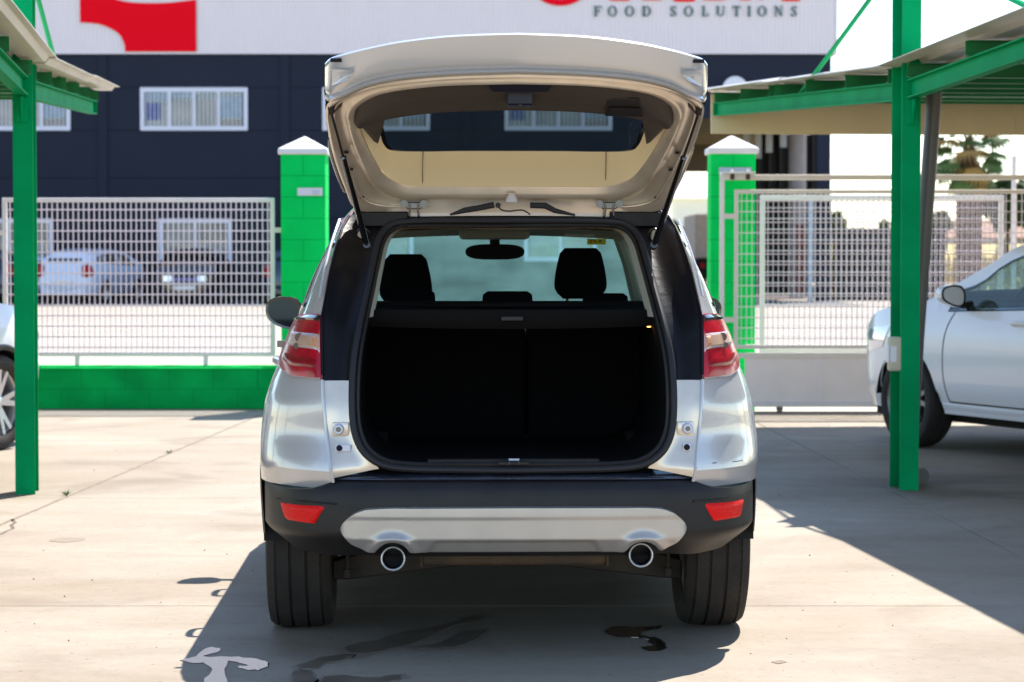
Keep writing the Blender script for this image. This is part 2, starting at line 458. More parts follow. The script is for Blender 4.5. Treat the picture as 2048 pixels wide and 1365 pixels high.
def blob(name, px, m, **k):
    if m in ('wet_stain',):
        cx = sum(p[0] for p in px) / len(px); cy = sum(p[1] for p in px) / len(px)
        _blob('damp_edge', [(cx + (x - cx) * 1.10 + (5 if x > cx else -5), cy + (y - cy) * 1.22) for x, y in px], 'damp', z=.0003, label='faint damp rim round ' + k['label'].replace('long dark wet', 'the long dark').replace('shorter dark wet', 'the shorter dark').replace('narrow dark wet', 'the narrow dark').replace('round dark wet', 'the round dark').replace('wide dark wet', 'the wide dark'), cat='stain', n=5, thick=.0003)
    return _blob(name, px, m, **k)
blob('puddle', [(358, 1326), (388, 1319), (408, 1302), (436, 1302), (430, 1310), (404, 1320), (455, 1318), (500, 1322), (532, 1327), (528, 1342), (505, 1346), (478, 1342), (476, 1337), (492, 1336), (470, 1330), (452, 1328), (447, 1344), (452, 1376), (415, 1376), (404, 1362), (420, 1350), (412, 1335), (385, 1330)],
     'puddle', label='bright sky-reflecting puddle in the shadow at the lower left of the silver car', cat='puddle', n=3)
blob('puddle', [(1212, 1268), (1232, 1257), (1290, 1258), (1322, 1256), (1316, 1262), (1288, 1268), (1290, 1276), (1318, 1282), (1334, 1292), (1330, 1304), (1300, 1307), (1284, 1300), (1306, 1296), (1300, 1288), (1280, 1280), (1235, 1278)],
     'puddle', label='golden puddle under the right exhaust tip of the silver car', cat='puddle', n=3)
blob('wet_stain', [(690, 1305), (712, 1292), (760, 1284), (800, 1270), (850, 1262), (900, 1250), (935, 1238), (965, 1243), (930, 1250), (890, 1262), (850, 1282), (790, 1300), (730, 1312)],
     'wet_stain', z=.0007, label='long dark wet streak on the concrete behind the left rear tyre', cat='stain')
blob('wet_stain', [(820, 1298), (870, 1293), (905, 1278), (925, 1268), (975, 1264), (965, 1274), (935, 1290), (900, 1300), (850, 1302)],
     'wet_stain', z=.0007, label='shorter dark wet streak under the middle of the silver car bumper', cat='stain')
blob('wet_stain', [(590, 1338), (612, 1330), (650, 1318), (700, 1316), (690, 1323), (650, 1332), (630, 1342)],
     'wet_stain', z=.0007, label='narrow dark wet mark just right of the bright puddle', cat='stain')
blob('wet_stain', [(584, 1352), (600, 1346), (620, 1352), (622, 1372), (588, 1374)],
     'wet_stain', z=.0007, label='round dark wet spot at the bottom edge beside the bright puddle', cat='stain')
blob('wet_stain', [(645, 1362), (690, 1356), (735, 1362), (790, 1355), (800, 1362), (740, 1376), (650, 1376)],
     'wet_stain', z=.0007, label='wide dark wet mark at the bottom edge, left of centre', cat='stain')
mat('scuff', (.24, .18, .13), .85, var=.3, vscale=10, world=True)
mat('scuff_soft', (.256, .208, .158), .85, var=.08, vscale=4, world=True)
blob('floor_mark', [(95, 1083), (120, 1078), (165, 1079), (160, 1084), (120, 1087)], 'scuff_soft', z=.0006, label='oval brown scuff on the sunlit concrete at the left', cat='stain')
blob('floor_mark', [(1547, 1330), (1562, 1326), (1577, 1329), (1560, 1332)], 'scuff', z=.0006, label='small reddish spot on the concrete at the lower right', cat='stain')
def gp(x, y, z=.0006):
    Y = CH * F / (y - HY); return Vector(((x - CX) / F * Y, Y, z))
crk = MB()
for path in ([(20, 1041), (26, 1048), (18, 1052), (22, 1060), (10, 1064), (-4, 1072)], ):
    p = [gp(x, y) for x, y in path]
    crk.grid([[q + Vector((-.008, 0, 0)) for q in p], [q + Vector((.010, .01, 0)) for q in p]])
crk2 = crk.obj('crack', 'joint_dirt', ground, fixn=True)
mat('joint_sand', (.24, .19, .14), .95, var=.3, vscale=8, world=True)
b = MB()
for y in [10 + .25 * i for i in range(44)]:
    for sd in (-1, 1):
        for f in (jl,):
            w = .012 + .012 * abs(mnoise.noise(Vector((y * 2, sd, 0))))
            b.add([(f(y), y, .0006), (f(y) + sd * w, y, .0006), (f(y + .25) + sd * w * .8, y + .25, .0006), (f(y + .25), y + .25, .0006)], [(0, 1, 2, 3) if sd > 0 else (3, 2, 1, 0)])
b.obj('joint_filling', 'joint_sand', ground)
# pebbles and dry leaves
peb = MB(); rr = random.Random(3)
for i in range(150):
    y = rr.uniform(7.7, 20); x = rr.uniform(-.23, .23) * y; s = rr.uniform(.0015, .0038)
    if rr.random() < .3: s *= 1.6
    c = Vector((x, y, s * .4))
    d = [Vector((rr.uniform(.6, 1.2) * s, 0, 0)), Vector((0, rr.uniform(.6, 1.2) * s, 0)), Vector((0, 0, s * .7))]
    peb.add([c - d[0], c + d[0], c - d[1], c + d[1], c - d[2], c + d[2]], [(0, 2, 5), (2, 1, 5), (1, 3, 5), (3, 0, 5), (2, 0, 4), (1, 2, 4), (3, 1, 4), (0, 3, 4)])
mat('pebble', (.16, .07, .04), .9, var=.6, vscale=1, world=True)
tag(peb.obj('pebbles', 'pebble'), 'scattered small pebbles and crumbs on the concrete yard', 'pebbles', kind='stuff')
def weed(x, y, h, label):
    r_ = random.Random(int(x * 100)); c = gp(x, y, 0); b = MB()
    for k in range(16):
        a = r_.uniform(0, 6.28); l = h * r_.uniform(.5, 1.2); o = Vector((math.cos(a), math.sin(a), r_.uniform(.3, 1.2))).normalized() * l
        sd = Vector((-math.sin(a), math.cos(a), 0)) * h * .12
        b.add([(0, 0, 0), o * .6 + sd, o, o * .6 - sd], [(0, 1, 2, 3)])
    return tag(b.obj('weed', 'weed_green', loc=c), label, 'weed')
weed(130, 993, .05, 'small green weed in the slab joint beside the foot of the left green post')
weed(337, 908, .045, 'tiny green weed in the slanting joint, farther back towards the low wall')

# ================================================================ CARPORTS
def ipe(b, p0, p1, h, w, up=Vector((0, 0, 1)), tf=.009, tw=.007):
    """I-section from p0 to p1; h measured along up, w across"""
    p0, p1 = Vector(p0), Vector(p1); d = (p1 - p0).normalized(); side = d.cross(up).normalized(); u = side.cross(d).normalized()
    for a0, a1, b0, b1 in ((-w/2, w/2, -h/2, -h/2 + tf), (-w/2, w/2, h/2 - tf, h/2), (-tw/2, tw/2, -h/2 + tf, h/2 - tf)):
        poly = [p0 + side * a0 + u * b0, p0 + side * a1 + u * b0, p0 + side * a1 + u * b1, p0 + side * a0 + u * b1]
        b.prism(poly, p1 - p0)
    return b
ROT = math.atan(.105)
def carport(loc, sx, label, name='carport'):
    t = thing(name, label, 'carport', loc, ROT)
    zr = lambda y: 2.335 + (.040 * y if y > 0 else .028 * -y)           # underside of the rafters
    bays = [0, 5.2, 10.4]
    prot = None
    for k, bx in enumerate(bays):
        x = sx * bx
        if k == 0:
            b = MB(); ipe(b, (0, 0, -.02), (0, 0, 3.35), .24, .115, up=Vector((0, 1, 0)), tf=.011, tw=.008)
            post = b.obj('post', 'green_steel', t, fixn=True)
            base = None
            raf = []
            for sg in (1, -1):
                b = MB(); y0, y1 = sg * .125, sg * 6.0
                ipe(b, (0, y0, zr(y0) + .055), (0, y1, zr(y1) + .055), .11, .07)
                b.box(-.035, min(y1, y1 + sg * .006), zr(y1), .035, max(y1, y1 + sg * .006), zr(y1) + .11)
                raf.append(b.obj('rafter', 'green_steel', t, fixn=True))
            rods = []
            for sg in (1, -1):
                b = MB(); b.tube([(0, sg * .09, 3.22), (0, sg * 2.85, zr(sg * 2.85) + .11)], .016, 10)
                rods.append(b.obj('tie_rod', 'green_steel', t, smooth=True))
            gus = []
            for sg in (1, -1):
                b = MB(); b.prism([(-.006, sg * .12, zr(0) - .003), (-.006, sg * .12, zr(0) - .13), (-.006, sg * .14, zr(0) - .15), (-.006, sg * .19, zr(0) - .03), (-.006, sg * .19, zr(0) - .003)], (.012, 0, 0))
                b.box(-.035, min(sg * .124, sg * .136), zr(0) - .15, .035, max(sg * .124, sg * .136), zr(0) - .003)
                gus.append(b.obj('gusset', 'green_steel', t, fixn=True))
        else:
            for o in [post] + raf + rods + gus: share(o, (x, 0, 0), parent=t)
    # purlins: C sections lying across the rafters
    X0, X1 = sorted((-sx * .055, sx * 10.6))
    for y in (-5.9, -4.85, -3.75, -2.6, -1.4, -.22, .22, 1.3, 2.45, 3.45, 3.68, 4.75, 5.85):
        z = zr(y) + .113; s = 1 if y > 0 else -1
        b = MB(); h = .082
        b.box(X0, y - .002, z, X1, y + .002, z + h)
        b.box(X0, min(y + .002 * s, y + .05 * s), z, X1, max(y + .002 * s, y + .05 * s), z + .004)
        b.box(X0, min(y + .002 * s, y + .05 * s), z + h - .004, X1, max(y + .002 * s, y + .05 * s), z + h)
        b.obj('purlin', 'green_purlin', t)
    # corrugated roof sheets, each one metre wide, two per slope
    def sheet(wd=1.05):
        prof = []; x = 0
        while x < wd - .01:
            prof += [(x, 0), (x + .13, 0), (x + .155, .032), (x + .195, .032)]; x += .22
        return prof
    P = sheet()
    for s, spans in ((1, ((.02, 3.65), (3.5, 6.62))), (-1, ((.14, -3.65), (-3.5, -6.5)))):
        for y0, y1 in spans:
            b = MB(); lift = (.002 if y0 > 0 else .010) if abs(y0) < 1 else .012
            za = zr(y0) + .199 + lift; zb_ = zr(y1) + .199 + lift
            lo = [[(px_, y0, za + pz), (px_, y1, zb_ + pz)] for px_, pz in P]
            hi = [[(px_, y0, za + pz + .005), (px_, y1, zb_ + pz + .005)] for px_, pz in P]
            b.grid(lo, flip=True); b.grid(hi)
            n = len(P)
            for q in range(n - 1):
                for e in (0, 1): b.f.append((q * 2 + e, (q + 1) * 2 + e, 2 * n + (q + 1) * 2 + e, 2 * n + q * 2 + e))
            for q in (0, n - 1): b.f.append((q * 2, q * 2 + 1, 2 * n + q * 2 + 1, 2 * n + q * 2))
            first = None
            xs = [-sx * .16 + sx * i * 1.05 for i in range(11)]
            for i, x in enumerate(xs):
                if first is None: first = b.obj('roof_sheet', 'roof_sheet', t, loc=(x if sx > 0 else x - 1.05, 0, 0), fixn=True)
                else: share(first, (x if sx > 0 else x - 1.05, 0, .0025 * (i % 2)), parent=t)
    # gutter board along the far edge
    ze = zr(6.0)
    b = MB()
    for i in range(4 if sx > 0 else 0):
        a, c = sorted((sx * (i * 2.65 - .05), sx * (i * 2.65 + 2.595)))
        MB().box(a, 6.02, ze - .150, c, 6.045, ze + .185).obj('fascia_board', 'fascia', t, bevel=.003)
    return t, zr
cr, zr = carport((2.365, 14.55, 0), 1, 'green steel carport with corrugated roof at the right, over the white car')
cl_, _ = carport((-2.875, 14.3, 0), -1, 'green steel carport with corrugated roof at the left edge')
# downpipe of the right carport
b = MB(); b.tube([(.25, .28, 2.40), (.24, .28, 2.2), (.165, .33, .9), (.125, .35, .05)], .047, 16); b.obj('downpipe', 'pvc_grey', cr, smooth=True)
b = MB(); b.tube([(.125, .35, .075), (.135, .30, .055), (.165, .20, .05)], .055, 16); b.obj('pipe_elbow', 'pvc_grey', cr, smooth=True)
# beige box on the post flank
p = W(1786, 709, 14.45)
t = thing('alarm_box', 'small beige plastic box with white face fixed to the right green post', 'alarm box', (p.x, p.y, p.z - .1), ROT)
MB().box(-.03, -.035, 0, .045, .035, .205).obj('housing', 'box_beige', t, bevel=.014, seg=3, smooth=True)
MB().box(-.036, -.030, .05, -.0295, .030, .155).obj('face_plate', 'box_white', t, bevel=.003)
MB().box(-.024, -.0375, .055, .012, -.0345, .15).obj('face_plate', 'box_white', t, bevel=.001)

# ================================================================ BOUNDARY: pillars, low wall, fences, gate
def block_proto(w, d, h, m):
    b = MB(); b.box(0, 0, 0, w, d, h)
    return b.obj('block', m, None, bevel=.006)
def pillar(px0, px1, Y, label):
    X = (px0 + px1) / 2; c = W(X, 700, Y); w = .40
    t = thing('gate_pillar', label, 'pillar', (c.x, Y, 0))
    MB().box(-.1985, -.1985, 0, .1985, .1985, 2.298).obj('core', 'mortar', t)
    full = MB().box(-.2, -.2, 0, .2, .2, .188).obj('block', 'green_block', t, bevel=.0015); full.location = (0, 0, .003)
    half = MB().box(-.099, -.2, 0, .099, .2, .188).obj('block', 'green_block', t, bevel=.0015); half.location = (-.1008, 0, .003 + 11 * .1917)
    share(half, (.1008, 0, .003 + 11 * .1917))
    for i in range(1, 11):
        z = .003 + i * .1917
        if i % 2 == 0: share(full, (0, 0, z))
        else: share(half, (-.1008, 0, z)); share(half, (.1008, 0, z))
    b = MB(); q = .225
    b.add([(-q, -q, 2.300), (q, -q, 2.300), (q, q, 2.300), (-q, q, 2.300), (-q, -q, 2.352), (q, -q, 2.352), (q, q, 2.352), (-q, q, 2.352), (0, 0, 2.475)],
          [(3, 2, 1, 0), (0, 1, 5, 4), (1, 2, 6, 5), (2, 3, 7, 6), (3, 0, 4, 7), (4, 5, 8), (5, 6, 8), (6, 7, 8), (7, 4, 8)])
    b.obj('cap', 'cap_white', t, bevel=.012, seg=2)
    return t, c.x
pl, xl = pillar(567, 655, 22.0, 'green block gate pillar with white pyramid cap, left of the silver car')
pr, xr = pillar(1415, 1508, 21.85, 'green block gate pillar with white pyramid cap, right of the silver car')
# paper notice on the left pillar
p = W(620, 384, 21.8)
t = thing('notice', 'small white paper notice with a coloured mark on the left green pillar', 'notice', (p.x, 21.797, p.z - .035))
MB().box(-.112, -.004, 0, .112, 0, .07).obj('paper', 'sign_white', t)
mat('notice_print', (.55, .6, .75), .6); mat('notice_gold', (.7, .58, .35), .6)
MB().box(.02, -.0055, .02, .085, -.0041, .05).obj('print', 'notice_print', t)
MB().box(.02, -.0055, .006, .075, -.0041, .017).obj('print', 'notice_gold', t)
# low wall left of the pillar: two courses of blocks
wy = 22.0
t = thing('low_wall', 'low green block wall under the white mesh fence', 'wall', (0, wy, 0))
wx1 = xl - .205
MB().box(-13.0, -.098, 0, wx1, .098, .36).obj('core', 'mortar', t)
blk = MB().box(0, -.1, 0, .396, .1, .1765).obj('block', 'wall_green', t, bevel=.0015)
first = True
n = 0
for row in (0, 1):
    x = wx1 - (.4 if row == 0 else .62)
    if row == 1:
        MB().box(wx1 - .217, -.1, .183, wx1 - .003, .1, .359).obj('block', 'wall_green', t, bevel=.0015)
    while x > -13.3:
        if first: blk.location = (x, 0, .003); first = False
        else: share(blk, (x, 0, .003 + row * .18))
        x -= .40
b = MB(); rows = []
for i in range(140):
    x = -13.2 + i * (wx1 + 13.2) / 139; j = .006 * mnoise.noise(Vector((x * 5, 0, 0)))
    rows.append([(x, -.108 + j, .362), (x, -.112 + j, .372), (x, -.06, .392 + j), (x, .06, .392), (x, .11, .372), (x, .108, .362)])
b.grid(rows, flip=True); b.obj('coping', 'green_block', t, smooth=True, fixn=True)

def mesh_panel(parent, x0, x1, z0, z1, y=0., fr=.04, px=.0478, pz=.0963, m='fence_white', wires=True, wm='wire_white', wt=.0046):
    """welded mesh in a tube frame; every wire is a part"""
    MB().box(x0, y - fr/2, z1 - fr, x1, y + fr/2, z1).obj('frame', m, parent, bevel=.004)
    MB().box(x0, y - fr/2, z0, x1, y + fr/2, z0 + fr).obj('frame', m, parent, bevel=.004)
    MB().box(x0, y - fr/2 + .001, z0 + fr, x0 + fr, y + fr/2 - .001, z1 - fr).obj('frame', m, parent)
    MB().box(x1 - fr, y - fr/2 + .001, z0 + fr, x1, y + fr/2 - .001, z1 - fr).obj('frame', m, parent)
    xa, xb, za, zb_ = x0 + fr, x1 - fr, z0 + fr, z1 - fr
    nx = int((xb - xa) / px); nz = int((zb_ - za) / pz)
    f = MB().box(-wt, -.004, za, wt, .004, zb_).obj('wire', wm, parent); f.location = (xa + px * .6, y, 0)
    for i in range(1, nx): share(f, (xa + px * (i + .6), y, 0))
    g = MB().box(xa, -.013, -wt * 1.35, xb, -.0055, wt * 1.35).obj('wire', wm, parent); g.location = (0, y, zb_ - pz * .7)
    for i in range(1, nz): share(g, (0, y, zb_ - pz * (i + .7)))
fy = 22.0
f0, f1 = W(7, 700, fy).x, W(550, 700, fy).x
t = thing('mesh_fence', 'white welded mesh fence panel standing on the low green wall', 'fence', (0, fy, 0))
mesh_panel(t, f0, f1, .475, 1.915)
for px in (155, 412): 
    x = W(px, 700, fy).x; MB().box(x - .02, -.02, .36, x + .02, .02, .475).obj('foot', 'fence_white', t)
MB().box(f1, -.018, 1.60, wx1 + .003, .018, 1.645).obj('bracket', 'gate_cream', t)
t = thing('mesh_fence', 'next white mesh fence panel, mostly outside the left edge', 'fence', (0, fy, 0))
mesh_panel(t, f0 - 2.62, f0 - .12, .475, 1.915)
MB().box(f0 - .12, -.018, 1.575, f0, .018, 1.62).obj('bracket', 'gate_cream', t)
for x in (f0 - 2.2, f0 - .5): MB().box(x - .02, -.02, .36, x + .02, .02, .475).obj('foot', 'fence_white', t)

gy = 21.42
gs = F / gy
def gx(px): return (px - CX) / gs
def gz(py): return CH + (HY - py) / gs
t = thing('sliding_gate', 'white sliding mesh gate with solid lower panel, in front of the right green pillar', 'gate', (0, gy, 0))
G0, G1 = gx(1468), gx(2260)
# top running rail and end stile
MB().box(gx(1439), -.022, gz(361), gx(2400), .022, gz(350)).obj('top_rail', 'gate_cream', t, bevel=.004)
MB().box(gx(1439), -.022, gz(812), gx(1448), .022, gz(361)).obj('end_stile', 'fence_white', t, bevel=.004)
for y_ in (433, 640): MB().box(gx(1448), -.015, gz(y_ + 5), G0, .015, gz(y_ - 5)).obj('bracket', 'gate_cream', t)
mesh_panel(t, G0, G1, gz(698), gz(380), y=0, fr=.036, px=.0468, pz=.0935, m='gate_cream', wt=.0032)
MB().box(gx(1476), -.02, gz(717), G1, .02, gz(706)).obj('panel_rail', 'gate_cream', t, bevel=.003)
MB().box(gx(1476), -.02, gz(814), G1, .02, gz(802)).obj('panel_rail', 'fence_white', t, bevel=.003)
xx = gx(1490); k = 0
mat('panel_white', (.93, .87, .86), .5, var=.06)
while xx < G1 - .1:
    MB().box(xx, -.006, gz(802), xx + .655, .006, gz(717)).obj('panel_sheet', 'panel_white', t)
    MB().box(xx + .655, -.018, gz(802), xx + .69, .018, gz(717)).obj('panel_stile', 'fence_white', t)
    xx += .69
for px in (1560, 1950): MB().lathe([(-.012, .03), (.012, .03)], 14, 'y', cap=True).obj('wheel', 'dull_metal', t, loc=(gx(px), 0, .034), smooth=True)
t2 = thing('gate_track', 'steel track of the sliding gate on the ground', 'gate track', (0, gy, 0))
MB().box(gx(1100), -.03, -.004, gx(2400), .03, .008).obj('track', 'rust_steel', t2)
# roller guide on the right pillar
t3 = thing('gate_guide', 'galvanised guide plate with two rollers bolted high on the right green pillar', 'gate guide', (0, 0, 0))
y0 = 21.47
MB().box(gx(1442), 21.35, gz(349) + .002, gx(1509), y0 + .17, gz(346) + .006).obj('shelf', 'cap_white', t3, bevel=.002)
MB().box(gx(1441), y0 + .155, gz(347), gx(1507), y0 + .168, gz(334)).obj('plate', 'column_blue', t3, bevel=.003)
for px in (1463, 1494):
    MB().lathe([(-.045, .018), (.006, .018)], 12, 'z', cap=True).obj('roller', 'rust_steel', t3, loc=(gx(px), 21.385, gz(350)), smooth=True)
    MB().lathe([(0, .011), (.022, .011)], 8, 'z', cap=True).obj('bolt', 'cap_white', t3, loc=(gx(px), 21.385, gz(346) + .005))
# second mesh panel standing behind the gate
t = thing('mesh_fence', 'second white mesh panel seen behind the sliding gate', 'fence', (0, 23.4, 0))
s2 = F / 23.4
h2 = lambda px: (px - CX) / s2
mesh_panel(t, h2(1519), h2(2006), CH + (HY - 708) / s2, CH + (HY - 391) / s2, fr=.05, px=.0505, pz=.1035, m='gate_cream', wt=.0030)
for px in (1540, 1760, 1985): MB().box(h2(px) - .02, -.02, 0, h2(px) + .02, .02, CH + (HY - 708) / s2).obj('foot', 'fence_white', t)
t = thing('fence_post', 'tall white square fence post between the palm and the white car', 'post', ((2026 - CX) / F * 22.6, 22.6, 0))
MB().box(-.02, -.02, 0, .02, .02, CH + (HY - 312) / F * 22.6).obj('post', 'fence_white', t, bevel=.004)
MB().box(-.06, -.06, 0, .06, .06, .01).obj('base_plate', 'fence_white', t)
# ================================================================ WAREHOUSE
BY = 70.0; bs = F / BY
def bx_(px): return (px - CX) / bs
def bz_(py): return CH + (HY - py) / bs
wh = thing('warehouse', 'navy and white corrugated food warehouse across the street', 'warehouse', (0, BY, 0))
ZB = bz_(107); XR = bx_(1660)
pil = [bx_(208 + 363 * k) for k in range(-3, 4)]
# shell behind the panels
MB().box(-24, .25, 0, 4.45, 20, 11.8).obj('core', 'dark_room', wh)
MB().box(4.45, .25, 5.35, XR - .02, 20, 11.8).obj('core', 'porch_brown', wh)
MB().box(4.5, 19.7, 4.37, XR, 20.0, 5.35).obj('lintel', 'porch_brown', wh)
MB().box(4.45, .30, 0, 4.52, 20, 5.33).obj('passage_wall', 'porch_brown', wh)
MB().box(4.9, 1.0, 4.85, 5.3, 1.4, 5.32).obj('beam_end', 'porch_brown', wh)
wins_up = [(-15.84, -12.75), (-10.73, -7.63), (-5.47, -2.37), (-.21, 2.89)]
wins_dn = [(-15.9, -13.27), (-10.22, -8.10), (-4.95, -2.85), (.35, 2.45)]
zu0, zu1 = bz_(262), bz_(177); zd0, zd1 = bz_(523), bz_(438)
for k in range(6):
    x0, x1 = pil[k] + .13, pil[k + 1] - .13
    xs = [x0, x1]
    wu = next(((a, c) for a, c in wins_up if x0 < a and c < x1), None)
    wd = next(((a, c) for a, c in wins_dn if x0 < a and c < x1), None)
    # horizontal wall panels; those level with a window are split around it
    levels = [0, zd0, zd1, 3.55, zu0, zu1, ZB]
    for i in range(len(levels) - 1):
        z0, z1 = levels[i] + .006, levels[i + 1] - .006
        w = wd if i == 1 else (wu if i == 4 else None)
        spans = [(x0, x1)] if not w else [(x0, w[0]), (w[1], x1)]
        for a, c in spans:
            if c - a > .05: MB().box(a, 0, z0, c, .24, z1).obj('wall_panel', 'navy_panel', wh)
for x in pil[:-1]: MB().box(x - .13, -.05, 0, x + .13, .24, ZB - .004).obj('pilaster', 'navy_panel', wh)
MB().box(pil[-1] - .13, -.05, 0, 4.50, .24, ZB - .004).obj('pilaster', 'navy_panel', wh)
MB().box(4.505, 0, bz_(237), XR, .24, ZB - .006).obj('wall_panel', 'navy_panel', wh)
MB().box(bx_(1633), 0, 0, XR, .6, bz_(237) - .006).obj('corner_column', 'navy_panel', wh)
MB().lathe([(0, .27), (5.30, .27)], 24, 'z', cap=True).obj('round_column', 'column_grey', wh, loc=(8.62, 3.2, 0), smooth=True)
MB().lathe([(0, .075), (3.0, .075)], 12, 'z', cap=True).obj('pole', 'column_blue', wh, loc=(bx_(1616), -.5, 0), smooth=True)
MB().box(bx_(1592), -.2, .2, bx_(1608), .1, 2.2).obj('red_cabinet', 'rust_red', wh)
# loading bay wall with dark fins and plastic strips
MB().box(8.05, 10.2, 0, XR + .8, 10.5, 5.3).obj('back_wall', 'dark_fin', wh)
for i in range(6):
    x = 8.1 + i * .36
    MB().box(x, 9.9, 0, x + .09, 10.2, 5.3).obj('fin', 'dark_fin', wh)
for i, (px, yb) in enumerate(((1492, 345), (1515, 318), (1537, 306), (1565, 296))):
    x = (px - CX) / F * 79.5
    MB().box(x - .11, 9.45, CH + (HY - yb) / F * 79.5, x + .11, 9.5, 5.3).obj('plastic_strip', 'strip_plastic', wh)
mat('glass_far', (.16, .22, .27), .12, coat=.8, spec=.9, var=.6, vscale=1.3)
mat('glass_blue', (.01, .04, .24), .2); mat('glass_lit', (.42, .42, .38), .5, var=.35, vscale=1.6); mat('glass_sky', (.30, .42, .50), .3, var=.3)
def far_window(x0, x1, z0, z1, n, bars, tones):
    f = .12; mid = .075
    b = MB()
    b.box(x0, -.03, z0, x1, .10, z0 + f); b.box(x0, -.03, z1 - f, x1, .10, z1)
    b.box(x0, -.03, z0 + f, x0 + f, .10, z1 - f); b.box(x1 - f, -.03, z0 + f, x1, .10, z1 - f)
    fr = b.obj('window', 'window_frame', wh)
    st = (x1 - x0 - 2 * f) / n
    for i in range(1, n): MB().box(x0 + f + i * st - mid / 2, -.025, z0 + f, x0 + f + i * st + mid / 2, .09, z1 - f).obj('mullion', 'window_frame', fr)
    for i in range(n):
        a, c = x0 + f + i * st + mid / 2, x0 + f + (i + 1) * st - mid / 2
        MB().box(a, .05, z0 + f, c, .06, z1 - f).obj('pane', 'glass_far', fr)
        for (u0, u1, w0, w1, m) in tones[i % len(tones)]:
            MB().box(lerp(a, c, u0), .035, lerp(z0 + f, z1 - f, w0), lerp(a, c, u1), .048, lerp(z0 + f, z1 - f, w1)).obj('pane_reflection_and_curtain', m, fr)  # sky reflections and lit glass painted as flat patches, besides blue sheet and curtains
    if bars:
        nb = int((x1 - x0) / .118); g = MB().box(-.009, -.055, z0 - .02, .009, -.037, z1 + .02).obj('bar', 'window_frame', fr)
        g.location = (x0 + .06, 0, 0)
        for i in range(1, nb): share(g, (x0 + .06 + i * .118, 0, 0))
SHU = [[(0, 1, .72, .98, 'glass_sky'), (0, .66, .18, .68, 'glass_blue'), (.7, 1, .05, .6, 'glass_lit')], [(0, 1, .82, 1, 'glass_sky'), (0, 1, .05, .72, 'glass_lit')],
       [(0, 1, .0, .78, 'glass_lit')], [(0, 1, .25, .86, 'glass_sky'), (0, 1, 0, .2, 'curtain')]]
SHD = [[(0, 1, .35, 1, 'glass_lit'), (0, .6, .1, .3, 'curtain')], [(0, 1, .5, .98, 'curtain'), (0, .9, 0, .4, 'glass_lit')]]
for a, c in wins_up: far_window(a, c, zu0, zu1, 4, True, SHU)
for a, c in wins_dn: far_window(a, c, zd0, zd1, 2, False, SHD)
# white corrugated cladding in sheets
pitch = .118; sh_w = pitch * 9
b = MB(); rows = []
for i in range(9):
    for dx, dy in ((0, 0), (.032, 0), (.045, -.022), (.075, -.022), (.088, 0)):
        rows.append([(i * pitch + dx, dy, ZB), (i * pitch + dx, dy, 12.0)])
rows.append([(sh_w, 0, ZB), (sh_w, 0, 12.0)])
b.grid(rows, flip=False)
back = [[(p[0], p[1] + .01, p[2]) for p in r_] for r_ in rows]; b.grid(back, flip=True)
first = None; x = bx_(1668) - sh_w
while x > -24.5:
    if first is None: first = b.obj('cladding_sheet', 'clad_white', wh, loc=(x, -.06, 0))
    else: share(first, (x, -.06, 0))
    x -= sh_w
MB().box(-24.5, -.10, ZB - .05, bx_(1668), .0, ZB).obj('flashing', 'clad_white', wh)
MB().box(bx_(1668) - .002, -.10, ZB - .05, bx_(1668) + .05, 20, 12.05).obj('end_flashing', 'clad_white', wh)
MB().box(-24.5, -.12, 12.0, bx_(1668) + .05, 20.1, 12.12).obj('roof', 'clad_white', wh)
# red emblem (flat panel fixed to the cladding), cropped by the picture's top edge but carried on above it
def flat(poly, m, name, y=-.10, d=.02, parent=wh):
    pts = [(bx_(x), y, bz_(yy)) for x, yy in poly]
    b = MB(); n_ = len(pts)
    o = b.prism(pts, (0, -d, 0)).obj(name, m, parent, fixn=True)
    bm = bmesh.new(); bm.from_mesh(o.data); bmesh.ops.triangulate(bm, faces=[f for f in bm.faces if len(f.verts) > 4]); bm.to_mesh(o.data); bm.free()
    return o
em = [(254, 106)] + smooth_path([(254, 106), (253, 92), (244, 73), (225, 60), (200, 51), (165, 48)], 4) + [(165, -40), (180, -48), (205, -14)] + smooth_path([(232, 1), (262, 8), (300, 10), (345, 9), (396, 3)], 4) + [(396, 106)]
flat(em, 'logo_red', 'emblem')
